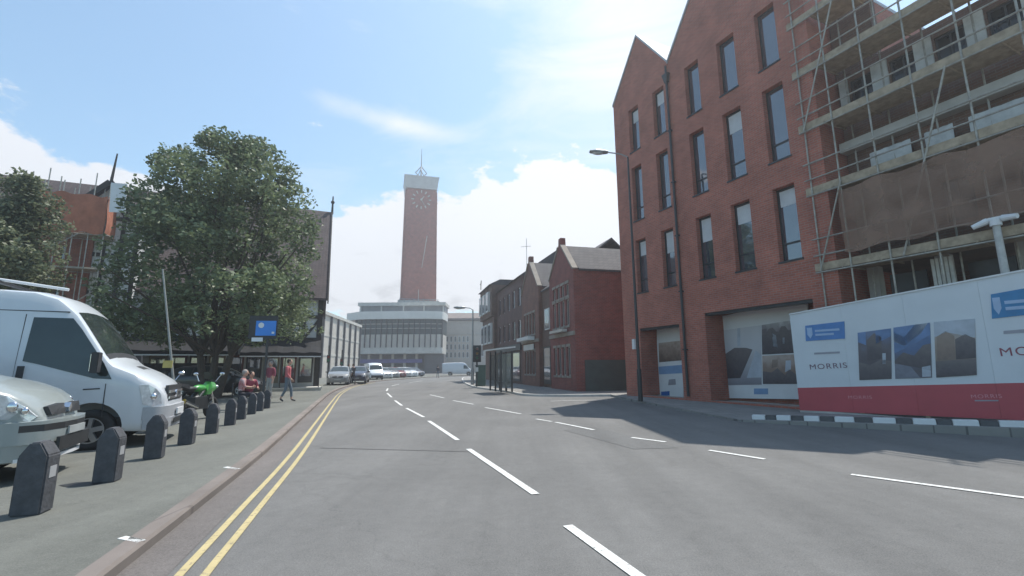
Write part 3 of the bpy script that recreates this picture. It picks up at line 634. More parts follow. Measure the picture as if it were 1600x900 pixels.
for cs_, m_ in ((((1259, 533), (1320, 529), (1319, 502), (1258, 509)), M_PB), (((1550, 498), (1640, 488), (1636, 444), (1548, 460)), M_PB2)):
    o, P = hq(cs_, -.014, 'blue_plate', m_, .012)
    x0 = P[0][0]; w = P[1][0]-x0; z0 = P[0][1]; h = P[3][1]-z0
    s_ = MB(); s_.prism([(x0+.07*w, z0+.85*h), (x0+.07*w, z0+.4*h), (x0+.14*w, z0+.15*h), (x0+.21*w, z0+.4*h), (x0+.21*w, z0+.85*h)], 'y', -.022, -.015); s_.build('shield', M_PW, o)
    s_ = MB()
    for k, (a_, b__) in enumerate(((.28, .9), (.28, .75))): s_.box(x0+a_*w, x0+b__*w, -.021, -.015, z0+(.55-k*.25)*h, z0+(.68-k*.25)*h)
    s_.build('lettering', M_PW, o)
for cs_, m_ in ((((1343, 594), (1393, 592), (1392, 513), (1340, 520)), PH_STREET), (((1399, 592), (1456, 590), (1453, 504), (1396, 512)), PH_SKY), (((1463, 590), (1526, 586), (1523, 498), (1459, 503)), PH_PALE)):
    o, P = hq(cs_, -.012, 'picture', m_, .01); prints(P, -.0145, SHAPES.pop(0), o)
def wtext(body, px0, px1, py0, py1, m_, hf=.95):
    x0, z0 = HL.hit(px0, py0, -.01); x1, z1 = HL.hit(px1, py1, -.01); 
    M4 = Matrix.Translation(((x0+x1)/2, -.006, (z0+z1)/2)) @ Matrix.Rotation(math.atan2(z1-z0, x1-x0), 4, (0, -1, 0)) @ Matrix.Rotation(R(90), 4, 'X')
    o = text_mesh(body, 1, 'lettering', m_, root, Matrix.Identity(4), 0)
    w = max(v.co.x for v in o.data.vertices)-min(v.co.x for v in o.data.vertices); k = (x1-x0)/w
    me = o.data; me.transform(M4 @ Matrix.Diagonal((k, k*hf, 1, 1))); return o
M_TX = mat('plum_lettering', (.16, .09, .13), .5, 0, .05, 5); M_TX2 = mat('maroon_lettering', (.26, .07, .1), .5, 0, .05, 5); M_TX3 = mat('pink_lettering', (.60, .25, .28), .5, 0, .05, 5)
wtext('MORRIS', 1265, 1323, 574, 571, M_TX, .8); wtext('MORRIS', 1562, 1680, 551, 545, M_TX2, .9)
wtext('MORRIS', 1325, 1362, 621, 621, M_TX3, .8); wtext('MORRIS', 1517, 1565, 620, 619, M_TX3, .9)
for cs_ in (((1272, 554), (1312, 552), (1312, 549), (1272, 551)), ((1568, 522), (1640, 517), (1640, 511), (1568, 517)), ((1523, 627), (1560, 627), (1560, 625), (1523, 625))): hq(cs_, -.008, 'small_print', mat('grey_print2', (.3, .3, .34), .5), .007)
b = MB()
b.add([(x, -.03+y, z) for x, z in [ext(c0, c1, xa), ext(c0, c1, XR)] for y in (0, .075)]+[(x, -.03+y, z+.035) for x, z in [ext(c0, c1, xa), ext(c0, c1, XR)] for y in (0, .075)], [(0, 2, 3, 1), (4, 5, 7, 6), (0, 4, 6, 2), (1, 3, 7, 5), (0, 1, 5, 4), (2, 6, 7, 3)]); b.build('top_rail', M_WHITE, root)
# support posts and feet behind
for k in range(6):
    x = xa+.2+k*1.35; b = MB(); zt = ext(c0, c1, x)[1]-.05; zb = ext(e0, e1, x)[1]-.06; b.box(x-.04, x+.04, .031, .11, zb-.15, zt); b.build('post', M_BOARD, root)
b = MB(); b.box(0, XR-xa, 0, .1, -.02, .16); o = b.build('plinth', M_CONC, root); o.location = (xa, .0, 0); 
# black and white kerb blocks
wb_ = [(1175, 1196, 649), (1213, 1236, 652), (1256, 1281, 654), (1304, 1335, 656), (1364, 1400, 659), (1426, 1463, 660), (1488, 1530, 661), (1560, 1606, 662)]
dirb = (br-bl).normalized(); ang = math.atan2(dirb.y, dirb.x); LB = Loc((bl.x, bl.y), (br.x, br.y)); Lb = (Vector((br.x, br.y))-Vector((bl.x, bl.y))).length
edges_ = []
for a_, b_, y_ in wb_: edges_ += [LB.hit(a_, y_)[0], LB.hit(b_, y_)[0]]
def blk(xa_, xb_, white, first):
    l = xb_-xa_; b = MB(); b.box(.005, l-.005, -.06, .09, -.02, .115); nm = 'kerb_block'
    o = b.build(nm, M_WHITE if white else mat('black_block', (.085, .085, .09), .7, 0, .2, 6), None, bevel=.012)
    z = .05+.14*(xa_/Lb); p = LB.w(xa_, 0, z); o.location = p; o.rotation_euler = (0, -math.atan2(.14, Lb), ang)
    return o
ords = ['first', 'second', 'third', 'fourth', 'fifth', 'sixth', 'seventh', 'eighth']
for i in range(8):
    o = blk(edges_[2*i], edges_[2*i+1], True, i == 0); tag(o, f'white kerb block in front of the hoarding, {ords[i]} white one from the left', 'kerb block', 'black and white kerb blocks along the hoarding')
    if i < 7:
        o = blk(edges_[2*i+1], edges_[2*i+2], False, False); tag(o, f'black kerb block in front of the hoarding, {ords[i]} black one from the left', 'kerb block', 'black and white kerb blocks along the hoarding')

# CCTV mast behind hoarding
Q = Loc(F1.w(8, -.22)[:2], F1.w(12, -.22)[:2]); mx0, mz = Q.hit(1556, 350); mp = Q.w(mx0)
root = empty('camera_mast', (mp.x, mp.y, .2), HL.rz, 'pale camera mast with two white camera heads behind the hoarding', 'camera mast')
b = MB(); b.tube((0, 0, 0), (0, 0, mz-.2), .085, .065, 10); b.build('mast', mat('mast_grey', (.45, .45, .43), .6, .2, .15, 8), root, smooth=False)
b = MB(); b.tube((0, 0, mz-.24), (0, 0, mz-.1), .1, .1, 10); b.box(-.18, .18, -.05, .05, mz-.12, mz-.05); b.build('bracket', M_WHITE, root)
for s in (-1, 1):
    b = MB(); b.tube((s*.12, 0, mz-.1), (s*.36, -.08, mz-.2 if s < 0 else mz-.13), .075, .055, 10); b.build('camera_head', M_WHITE, root)

# ================================================================== STREET LAMPS
def street_lamp(base, H, arm, rz, label, headlen=.6, r=.07):
    t = empty('street_lamp', base, rz, label, 'street lamp', 'street lamps')
    b = MB(); b.tube((0, 0, 0), (0, 0, 1.2), r*1.5, r*1.5, 10); b.tube((0, 0, 1.2), (0, 0, H), r, r*.6, 10); b.build('post', M_GREYM if 'grey' in label else M_DARKM, t)
    b = MB(); b.path([(0, 0, H), (-arm*.35, 0, H+.12), (-arm, 0, H+.18)], r*.45, 8); b.build('arm', M_GREYM, t)
    b = MB(); prof = [(-.0, .07, .05), (-.15, .11, .07), (-.4, .13, .08), (-.6, .08, .04)]; k = headlen/.6
    for (xa_, wa, ha), (xb_, wb2, hb) in zip(prof[:-1], prof[1:]):
        vs = []
        for x_, w_, h_ in ((xa_, wa, ha), (xb_, wb2, hb)):
            for q in range(8): a = q*math.pi/4; vs.append((-arm+x_*k, w_*math.cos(a)*k, H+.18+h_*math.sin(a)*k))
        b.add(vs, [(q, (q+1) % 8, 8+(q+1) % 8, 8+q) for q in range(8)])
    h = b.build('lamp_head', M_GREYM, t, smooth=True)
    b = MB(); b.ball((-arm-.33*k, 0, H+.13), .2*k, .1*k, .06*k); b.build('lens', M_LAMP, h, smooth=True)
    return t
p = G(1001, 627, .09); street_lamp(p, 9.85, .85, .1, 'tall slim street lamp standing before the brick building', .75, .06)
p = G(738, 601, .1); street_lamp(p, AT(738, 481, p.y).z-.25, (738-716)/720*p.y-.5, 0, 'distant grey street lamp by the bus shelter end of the road', .9, .08)
p = G(747, 600, .1); 

# ================================================================== RIGHT HAND TERRACE
T = Loc((-2.8, 50), (3.4, 25)); LT = 25.76
def tx(t): return LT-t          # t metres measured back from the near corner
# house 1: gable with side wall
def gable_house(t0, t1, eave, peak, depth, label, wallm, band, name='gabled_shop', wins=(), nearroof=M_SLATE):
    x0, x1 = tx(t1), tx(t0); w = x1-x0
    r = empty(name, T.w(x0), T.rz, label, 'building')
    cx = w/2; b = MB(); hs = [h for h in wins]
    b.wall(0, w, 0, eave, 0, .3, hs)
    b.add([(0, 0, eave), (w, 0, eave), (cx+.25, 0, peak-.5), (cx+.2, 0, peak), (cx-.2, 0, peak), (cx-.25, 0, peak-.5)]+[(0, .3, eave), (w, .3, eave), (cx+.25, .3, peak-.5), (cx+.2, .3, peak), (cx-.2, .3, peak), (cx-.25, .3, peak-.5)],
          [(0, 1, 2, 3, 4, 5), (11, 10, 9, 8, 7, 6), (1, 7, 8, 2), (2, 8, 9, 3), (3, 9, 10, 4), (4, 10, 11, 5), (5, 11, 6, 0)])
    b.box(0, .3, .301, depth, 0, eave); b.box(w-.3, w, .301, depth, 0, eave); b.box(.301, w-.301, depth-.3, depth, 0, eave)
    b.build('wall', wallm, r)
    b = MB(); rz_ = peak-.55
    for xa_, za_, xb_, zb_ in ((-.1, eave-.1, cx, rz_), (cx, rz_, w+.1, eave-.1)):
        b.add([(xa_, .301, za_), (xb_, .301, zb_), (xb_, depth, zb_), (xa_, depth, za_), (xa_, .301, za_+.12), (xb_, .301, zb_+.12), (xb_, depth, zb_+.12), (xa_, depth, za_+.12)], [(0, 3, 2, 1), (4, 5, 6, 7), (0, 1, 5, 4), (1, 2, 6, 5), (2, 3, 7, 6), (3, 0, 4, 7)])
    b.build('roof', nearroof, r)
    b = MB()
    for q in (0, 1):
        xa_, xb_ = (0, cx-.25) if q == 0 else (w, cx+.25)
        b.bar((xa_, .1, eave+.03), (xb_, .1, peak-.47), .34, .1)
    b.box(-.03, w+.03, -.08, -.002, band, band+.22); build_each(b, 'stone_trim', mat('dull_stone', (.27, .235, .20), .85, 0, .2, 2), r)
    for h in hs:
        f = MB(); t = .06
        f.box(h[0], h[0]+t, .08, .14, h[2], h[3]); f.box(h[1]-t, h[1], .08, .14, h[2], h[3]); f.box(h[0]+t, h[1]-t, .08, .14, h[2], h[2]+t); f.box(h[0]+t, h[1]-t, .08, .14, h[3]-t, h[3])
        f.box((h[0]+h[1])/2-.025, (h[0]+h[1])/2+.025, .081, .139, h[2]+t, h[3]-t); fo = f.build('window', mat('dull_cream_frame', (.36, .33, .30), .7, 0, .1, 3), r)
        p = MB(); p.box(h[0]+t, h[1]-t, .1, .11, h[2]+t, h[3]-t); p.build('pane', M_GLASS, fo)
        p = MB(); p.box(h[0]-.06, h[1]+.06, -.05, .08, h[2]-.12, h[2]-.002); p.box(h[0]-.06, h[1]+.06, -.03, -.002, h[3]+.002, h[3]+.16); build_each(p, 'surround', mat('dull_stone', (.27, .235, .20), .85, 0, .2, 2), fo)
    return r
w1 = [(x, x+.5, z, z+h) for z, h in ((.9, 1.6), (3.7, 1.5), (5.4, .7)) for x in (.65, 1.4, 2.15, 2.9)]
h1 = gable_house(0, 4.2, 6.75, 9.05, 8.2, 'nearest gabled red brick shop beside the new brick building with pointed stone topped gable', M_OBRICK, 3.1, wins=w1)
o = MB(); o.mi = 0; o.box(4.2-.299+.3, 4.2+.06, .5, 8.2, .0, 1.75); side = o.build('site_boarding', mat('dark_green_boarding', (.07, .085, .08), .8, 0, .15, 2), h1)
b = MB(); b.box(1.0, 3.2, -.4, -.09, 3.35, 3.5); b.build('shop_canopy', M_CREAM, h1)
# link
r = empty('link_building', T.w(tx(6.6)), T.rz, 'low brown brick link with slate roof between the two gabled shops', 'building')
b = MB(); b.box(0.002, 2.398, .25, 8, 0, 6.6); b.build('wall', M_DBRICK, r)
b = MB(); b.prism([(.15, 6.55), (4.5, 10.0), (8.2, 6.7), (8.2, 6.6), (4.5, 9.88), (.15, 6.45)], 'x', .003, 2.397); b.build('roof', M_SLATE, r)
f = MB(); f.box(.7, 1.7, .18, .249, 3.8, 5.2); fo = f.build('window', M_WHITEW, r); MB().box(.78, 1.62, .17, .179, 3.88, 5.12).build('pane', M_GLASS, fo)
f = MB(); f.box(.5, 1.9, .15, .249, .3, 2.7); fo = f.build('shop_window', M_DARKM, r); MB().box(.6, 1.8, .14, .149, .6, 2.6).build('pane', M_GLASS, fo)
w2 = [(x, x+.5, z, z+h) for z, h in ((.9, 1.6), (3.7, 1.5)) for x in (.75, 1.5, 2.25, 3.0)]
h2 = gable_house(6.6, 11, 6.9, 9.5, 8.0, 'second gabled brown brick shop further along the terrace with blank dark roof behind', brick('warm_brown_brick', (.21, .085, .06), (.16, .065, .05), (.17, .13, .1)), 3.1, wins=w2)
b = MB(); b.box(.6, 3.6, -.6, -.09, 3.25, 3.5); b.box(.8, 3.4, -.12, -.081, 2.6, 3.0); build_each(b, 'shop_canopy', M_WHITEW, h2)
# dark three storey block
r = empty('dark_block', T.w(tx(20.2)), T.rz, 'tall dark brick block with steep slate roof near the far end of the terrace', 'building')
w3 = [(x, x+.8, z, z+1.5) for z in (3.6, 6.2) for x in (.8, 2.6, 4.4, 6.2, 8.0)]
b = MB(); b.wall(.002, 9.19, 0, 8.6, 0, .3, w3); b.box(.002, .3, .301, 8, 0, 8.6); b.box(8.89, 9.19, .301, 8, 0, 8.6); b.build('wall', brick('plum_brick', (.13, .065, .055), (.095, .052, .045), (.12, .09, .08)), r)
b = MB(); b.prism([(-.2, 8.5), (3.2, 10.9), (8, 10.4), (8, 8.5)], 'x', -.05, 9.19); b.build('roof', M_SLATE, r)
for h in w3:
    f = MB(); f.box(h[0], h[1], .1, .15, h[2], h[3]); fo = f.build('window', M_WHITEW, r); MB().box(h[0]+.08, h[1]-.08, .09, .099, h[2]+.08, h[3]-.08).build('pane', M_GLASS, fo)
b = MB(); b.box(.1, 9.1, -.15, -.002, 2.7, 3.2); b.build('fascia', M_DARKM, r)
for x in (.5, 3.5, 6.4): f = MB(); f.box(x, x+2.2, -.04, -.003, .3, 2.6); fo = f.build('shop_window', M_DARKM, r); MB().box(x+.1, x+2.1, -.05, -.041, .5, 2.5).build('pane', M_GLASS, fo)
# timber framed corner building with oversailing storeys
r = empty('timber_corner_building', T.w(tx(26.2)), T.rz, 'timber framed building with white window bays at the far end of the terrace', 'building')
b = MB(); b.box(0, 5.99, 0, 7, 0, 3.2); b.box(-.2, 5.99, -.3, 7, 3.2, 6.3); b.box(-.35, 5.99, -.55, 7, 6.3, 9.4); b.build('wall', M_DBRICK, r)
b = MB(); b.prism([(-.8, 9.4), (7.2, 9.4), (6.0, 9.95), (.3, 9.95)], 'x', -.5, 5.985); b.build('roof', M_SLATE, r)
for z, y in ((3.7, -.3), (6.8, -.55)):
    for x in (.2, 2.1, 4.0):
        f = MB(); f.box(x, x+1.2, y-.22, y-.001, z, z+2.0); fo = f.build('bay_window', M_WHITEW, r); MB().box(x+.12, x+1.08, y-.23, y-.221, z+.15, z+1.8).build('pane', M_GLASS, fo)
b = MB(); b.path([(-.3, -.5, 9.9), (-.3, -.5, 10.5), (-.1, -.5, 10.9)], .05, 6); b.tube((-.3, -.5, 10.5), (-.9, -.5, 10.6), .04); b.build('finial', M_BLACKT, r)
# aerial on second gable roof
b = MB(); ap = AT(823, 408, 36.5); b.tube((0, 0, -.8), (0, 0, 1.9), .025, .02, 6); b.tube((-.45, 0, 1.2), (.35, 0, 1.25), .015, .015, 5)
for k in range(5): b.tube((-.4+k*.17, -.2, 1.21+.006*k), (-.4+k*.17, .2, 1.21+.006*k), .01, .01, 4)
o = b.build('tv_aerial', M_GREYM); o.location = ap; tag(o, 'thin television aerial on the slate roof behind the gables', 'aerial')

# ================================================================== BUS SHELTER, SIGNALS
A_ = G(766, 610, .1); B_ = G(783, 613, .1); SH = Loc(A_[:2], B_[:2]); LS = (Vector(B_[:2])-Vector(A_[:2])).length
r = empty('bus_shelter', A_, SH.rz, 'glazed bus shelter with pale sloping roof on the far footway', 'bus shelter')
b = MB()
for x in (0, LS/2, LS):
    for y in (0, .6): b.box(x-.04, x+.04, y-.04, y+.04, 0, 2.15)
build_each(b, 'frame', M_DARKM, r)
b = MB(); b.add([(-.2, -.3, 2.2), (LS+.2, -.3, 2.2), (LS+.2, .75, 2.32), (-.2, .75, 2.32), (-.2, -.3, 2.28), (LS+.2, -.3, 2.28), (LS+.2, .75, 2.4), (-.2, .75, 2.4)], [(0, 3, 2, 1), (4, 5, 6, 7), (0, 1, 5, 4), (1, 2, 6, 5), (2, 3, 7, 6), (3, 0, 4, 7)]); b.build('roof', M_WHITEW, r)
PG = bpy.data.materials.new('shelter_glass'); PG.use_nodes = True; bs = PG.node_tree.nodes['Principled BSDF']; bs.inputs['Base Color'].default_value = (.2, .22, .21, 1); bs.inputs['Alpha'].default_value = .4; bs.inputs['Roughness'].default_value = .1
b = MB(); b.box(.05, LS-.05, .59, .6, .25, 2.0); b.box(-.005, .005, .05, .55, .25, 2.0); b.box(LS-.005, LS+.005, .05, .55, .25, 2.0); build_each(b, 'glazing', PG, r)
b = MB(); b.box(.3, LS-.3, .32, .54, .45, .5); b.box(.4, .46, .4, .46, 0, .45); b.box(LS-.46, LS-.4, .4, .46, 0, .45); b.build('bench', M_DARKM, r)
def signal(base, H, rz, label, n=2):
    t = empty('traffic_signal', base, rz, label, 'traffic signal', 'traffic signals')
    MB().tube((0, 0, 0), (0, 0, H), .057, .057, 10).build('post', M_DARKM, t)
    b = MB(); b.box(-.16, .16, -.22, -.06, H-.95, H-.0); b.box(-.28, .28, -.065, -.06, H-1.05, H+.1); hd = b.build('signal_head', M_BLACK, t)
    for k in range(3):
        b = MB(); z = H-.16-k*.3; b.tube((0, -.221, z), (0, -.235, z), .09, .09, 12); b.build('lens', mat(['red_lens', 'amber_lens', 'green_lens'][k], [(.2, .02, .02), (.25, .12, .02), (.02, .16, .08)][k], .2), hd)
        b = MB(); b.tube((0, -.22, z+.02), (0, -.38, z+.0), .105, .1, 12, cap=False); b.build('hood', M_BLACK, hd)
    b = MB(); b.box(-.09, .09, -.16, -.058, 1.0, 1.3); b.build('push_button_box', M_WHITEW, t)
    return t
signal(G(745, 604, .1), 2.7, .1, 'traffic signal with dark backing board at the kerb by the bus shelter')
def ped_signal(base, H, label):
    t = empty('crossing_signal', base, .3, label, 'traffic signal', 'crossing signals at the far kerb')
    MB().tube((0, 0, 0), (0, 0, H), .05, .05, 8).build('post', M_DARKM, t); hd = MB().box(-.12, .12, -.2, -.052, H-1.35, H-.75).build('signal_head', M_BLACK, t)
    for k, c in enumerate(('red_lens', 'green_lens')): MB().tube((0, -.201, H-.9-k*.28), (0, -.212, H-.9-k*.28), .08, .08, 12).build('lens', MATS[c], hd)
ped_signal(G(511, 602, PZ), 3.1, 'slim dark crossing signal beside the awning corner'); ped_signal(G(532, 599, PZ), 2.9, 'slim dark crossing signal among the parked cars')
b = MB(); b.box(-.35, .35, -.2, .2, 0, 1.4); b.box(-.38, .38, -.23, .23, 1.4, 1.46); b.box(-.005, .005, -.204, -.2, .1, 1.3); b.box(.05, .08, -.215, -.2, .7, .85)
o = b.build('utility_cabinet', mat('green_cabinet', (.06, .11, .09), .6, 0, .15, 4)); o.location = G(751, 603, .1); tag(o, 'green roadside utility cabinet next to the traffic signal', 'cabinet')

# ================================================================== MARKET HALL AND TOWER
MH = empty('market_hall', (-28, 115, 0), 0, 'long modern market hall with curved white fascia and vertical fins', 'building')
X0, X1 = -11.0, 10.75
def front(x): q = (x-(-.1))/10.9; return -1.8*math.sqrt(max(0, 1-abs(q)**3))+0.0
N_ = 44; xs = [X0+(X1-X0)*i/N_ for i in range(N_+1)]
def curved(z0, z1, off, name, m, th=.5, xe0=0, xe1=0, par=None):
    b = MB(); P = [(x, front(x)-off) for x in xs]
    if xe0: P = [(X0-xe0, 1.5)]+P
    if xe1: P = P+[(X1+xe1, 1.5)]
    n = len(P); vs = [(x, y, z0) for x, y in P]+[(x, y, z1) for x, y in P]+[(x, 6, z0) for x, y in P]+[(x, 6, z1) for x, y in P]
    fs = []
    for i in range(n-1): fs += [(i, i+1, n+i+1, n+i), (n+i, n+i+1, 3*n+i+1, 3*n+i), (2*n+i, i, i+1, 2*n+i+1)][:2]+[(2*n+i, 2*n+i+1, i+1, i)]
    fs += [(0, n, 3*n, 2*n), (n-1, 3*n-1, 4*n-1, 2*n-1)]
    b.add(vs, fs); return b.build(name, m, par or MH)
curved(4.8, 6.3, .25, 'lower_band', M_STONE); curved(6.3, 9.5, 0, 'spandrel', M_CREAM); curved(9.5, 13.2, .02, 'glazing', glass('hall_glass', (.02, .035, .04), .25, 1.35))
curved(13.2, 15.1, 1.0, 'fascia', mat('white_fascia', (.62, .61, .58), .8, 0, .08, .5), xe0=3.0, xe1=.3)
b = MB()
for i in range(17):
    x = X0+.1+(X1-X0-.2)*i/16; y = front(x); b.box(x-.1, x+.1, y-.38, y-.02, 6.3, 13.2)
build_each(b, 'fin', mat('dark_fins', (.03, .03, .035), .6, 0, .1, 2), MH)
for z in (10.9, 12.0):
    b = MB()
    for i in range(16):
        xa_ = X0+.2+(X1-X0-.2)*i/16; xb_ = xa_+1.15; b.box(xa_, xb_, front((xa_+xb_)/2)-.14, front((xa_+xb_)/2)-.08, z, z+.12)
    build_each(b, 'glazing_bar', M_STONE, MH)
b = MB(); b.box(X0+.2, X1+.1, 1.5, 7, 15.1, 16.9); b.build('attic_wall', mat('grey_attic', (.22, .22, .23), .7, 0, .2, .8), MH)
b = MB(); b.box(X0, X1+.4, .6, 8, 16.9, 17.75); b.build('roof', M_STONE, MH)
b = MB()
for x in (-10.6, -5.3, .3, 5.5, 10.4): b.box(x, x+.35, .8, 1.2, 15.1, 16.9)
build_each(b, 'attic_pier', M_STONE, MH)
b = MB(); b.box(X0, X1, 3.5, 4.0, 0, 4.8); b.build('undercroft_wall', mat('undercroft', (.16, .15, .17), .8, 0, .3, .5), MH)
b = MB()
for i in range(8): b.box(X0+.2+i*2.95, X0+.8+i*2.95, .2, .8, 0, 4.8)
build_each(b, 'column', M_CREAM, MH)
b = MB(); b.box(X0+1.3, X1-5, -.3, .1, 2.6, 3.5); b.build('shop_sign', mat('violet_sign', (.10, .09, .26), .5, 0, .2, 1), MH)
b = MB(); b.box(X1-4.5, X1+.3, .1, 3.4, 0, 4.7); b.build('entrance_block', mat('dark_entrance', (.09, .09, .10), .7, 0, .2, .6), MH)
# left wing
WG = Loc((-29.8, 66), (-31.5, 96))
WG = Loc(AT(497, 560, 64)[:2], AT(561, 560, 88)[:2]); LW = (Vector(AT(497, 560, 64)[:2])-Vector(AT(561, 560, 88)[:2])).length
r = empty('market_wing', WG.w(0), WG.rz, 'pale blank market wing with tall dark vertical strips along the left of the road', 'building')
hw0 = AT(500, 488, 64).z; b = MB(); b.box(-6, LW, 0, 14, 0, hw0-.1); b.build('wall', M_CREAM, r)
b = MB(); b.box(-6, LW+.1, -.25, 14, hw0-.1, hw0+.35); b.build('parapet', M_STONE, r)
for i in range(7):
    x = 1.0+i*(LW-1.5)/6; MB().box(x-.13, x+.13, -.3, -.002, 0, hw0-.1).build('vertical_strip', mat('strip_grey', (.09, .09, .1), .6), r)
b = MB(); b.box(-6, LW, -.06, -.003, 3.2, 3.5); b.box(-6, LW, -.06, -.003, 6.0, 6.2); build_each(b, 'string_course', M_STONE, r)
MB().box(-1, 4, 4, 10, hw0+.35, AT(500, 468, 70).z).build('plant_room', M_CONC, r)
# clock tower
wt = 9.0; TC = (-26.1, 126)
r = empty('clock_tower', (TC[0], TC[1], 0), R(15), 'tall red brick clock tower with white cap, clock and thin spire above the hall', 'clock tower')
zt, zc_ = 50.6, 54.2
b = MB(); s0, s1 = wt/2+.25, wt/2-.15
b.add([(-s0, -s0, 15), (s0, -s0, 15), (s0, s0, 15), (-s0, s0, 15), (-s1, -s1, zt), (s1, -s1, zt), (s1, s1, zt), (-s1, s1, zt)], [(0, 3, 2, 1), (4, 5, 6, 7), (0, 1, 5, 4), (1, 2, 6, 5), (2, 3, 7, 6), (3, 0, 4, 7)]); b.build('shaft', M_TBRICK, r, bevel=.5)
b = MB(); c_ = wt/2+.2; b.add([(-s1, -s1, zt), (s1, -s1, zt), (s1, s1, zt), (-s1, s1, zt), (-c_, -c_, zc_-.4), (c_, -c_, zc_-.4), (c_, c_, zc_-.4), (-c_, c_, zc_-.4)], [(0, 3, 2, 1), (4, 5, 6, 7), (0, 1, 5, 4), (1, 2, 6, 5), (2, 3, 7, 6), (3, 0, 4, 7)]); b.box(-c_-.1, c_+.1, -c_-.1, c_+.1, zc_-.399, zc_); b.build('cap', mat('pale_cap', (.5, .49, .48), .8, 0, .1, 1), r)
for face in (0, 1):
    b = MB(); Rc = 2.5; y = -(s1+.14)
    def P(a, rr, yy=y): v = (rr*math.sin(a), yy, 47.3+rr*math.cos(a)); return v if face == 0 else (-v[1], v[0], v[2])
    for k in range(12): b.tube(P(k*math.pi/6, Rc*.78), P(k*math.pi/6, Rc*1.08), .2, .2, 4)
    b.tube(P(R(35), -.2), P(R(35), 1.2), .16, .12, 4); b.tube(P(R(150), -.3), P(R(150), 1.7), .12, .08, 4)
    b.tube(P(0, 0, y-.15), P(0, 0, y+.1), .3, .3, 8)
    b.build('clock', M_STONE, r)
b = MB(); b.tube((0, 0, zc_), (0, 0, 57), .28, .2, 8); b.tube((0, 0, 57), (0, 0, 64.5), .2, .05, 8); sp_ = b.build('spire', M_GREYM, r)
b = MB()
for q in (0, math.pi/2):
    c, s = math.cos(q), math.sin(q); pts = [(1.5*math.sin(a)*c*(1 if True else 0), 1.5*math.sin(a)*s, 57.2+1.7*math.cos(a)) for a in [R(k) for k in range(0, 361, 20)]]
    pts = [(0, 0, 55.4), (1.6*c, 1.6*s, 57), (0, 0, 59), (-1.6*c, -1.6*s, 57), (0, 0, 55.4)]; b.path(pts, .14, 5)
    b.path([(.8*c, .8*s, 56.2), (-.2*c, -.2*s, 58), (-.8*c, -.8*s, 56.4)], .12, 5)
b.build('emblem', M_GREYM, sp_)
b = MB()
for i in range(9): b.tube((-5+i*1.25, -5.2, 17.7), (-5+i*1.25, -5.2, 19.3), .08, .08, 5)
for z in (18.4, 19.3): b.tube((-5, -5.2, z), (5.2, -5.2, z), .07, .07, 5)
b.build('railing', M_GREYM, r)
MB().box(-5.4, 5.4, -5.15, 5, 15, 19.0).build('tower_base', M_CONC, r)
b = MB(); b.tube((-.1, -s0-.15, 19), (-.1, -s0-.1, 22), .08); b.tube((1.8, -s1-.15, 37), (.6, -s1-.25, 28), .1, .08, 6); build_each(b, 'cable', M_STONE, r)
# pale building beyond, right
r = empty('pale_office', (-19.9, 130, 0), 0, 'pale office building with grid windows and brown roof beyond the hall', 'building')
ofh = [(1.2+c*1.15, 1.95+c*1.15, 4+q*2.2, 5.7+q*2.2) for c in range(6) for q in range(3)]+[(11+c*1.4, 11.9+c*1.4, 4.4, 9.5) for c in range(3)]
b = MB(); b.wall(0, 26, 0, 14.4, 0, .3, ofh); b.box(0, 26, 2, 10, 0, 14.3); b.build('wall', M_CREAM, r)
b = MB(); b.prism([(-.5, 14.5), (-.3, 15.1), (4, 17.1), (10, 17.1), (10, 14.5)], 'x', -.3, 26.3); b.build('roof', mat('brown_roof', (.18, .15, .14), .8, 0, .2, 1), r)
for h in ofh:
    f = MB(); f.box(h[0], h[1], .12, .2, h[2], h[3]); fo = f.build('window', M_WHITE, r)
    MB().box(h[0]+.12, h[1]-.12, .1, .119, h[2]+.15, h[3]-.15).build('pane', glass('office_glass', (.1, .12, .13), .1), fo)
b = MB(); b.box(0, 26, -.2, -.002, 10.6, 10.9); build_each(b, 'string_course', M_STONE, r)

# ================================================================== LEFT TIMBER FRAMED INN
I = Loc((-12.9-.92*21, 31-.39*21), (-12.9, 31)); LI = 21.0
r = empty('timber_inn', I.w(0), I.rz, 'black and white timber framed building with steep tiled roof behind the tree', 'building')
EV = 6.4; RD = 13.7; DP = 10
b = MB(); b.box(0, LI, 0, DP, 0, EV); b.add([(0, 0, EV), (0, DP/2, RD), (0, DP, EV), (LI, 0, EV), (LI, DP/2, RD), (LI, DP, EV)], [(0, 1, 2), (5, 4, 3)]); b.build('wall', M_WHITEW, r)
def slab(b, x0, x1, ya, za, yb, zb, th=.16): b.add([(x0, ya, za), (x1, ya, za), (x1, yb, zb), (x0, yb, zb), (x0, ya, za+th), (x1, ya, za+th), (x1, yb, zb+th), (x0, yb, zb+th)], [(0, 3, 2, 1), (4, 5, 6, 7), (0, 1, 5, 4), (1, 2, 6, 5), (2, 3, 7, 6), (3, 0, 4, 7)])
b = MB(); slab(b, -.2, LI+.3, -.35, EV-.5, DP/2, RD); slab(b, -.2, LI+.3, DP+.35, EV-.5, DP/2, RD); b.build('roof', M_TILE, r)
b = MB(); b.bar((LI+.34, -.45, EV-.6), (LI+.34, DP/2, RD+.05), .08, .35); b.bar((LI+.34, DP+.45, EV-.6), (LI+.34, DP/2, RD+.05), .08, .35); b.build('bargeboard', M_BLACKT, r)
b = MB(); b.tube((LI+.34, DP/2, RD), (LI+.34, DP/2, RD+1.5), .1, .05, 6); b.ball((LI+.34, DP/2, RD+1.0), .15); b.build('finial', M_BLACKT, r)
b = MB()
for z in (3.2, 4.7, EV-.25): b.box(0, LI, -.07, -.002, z, z+.22)
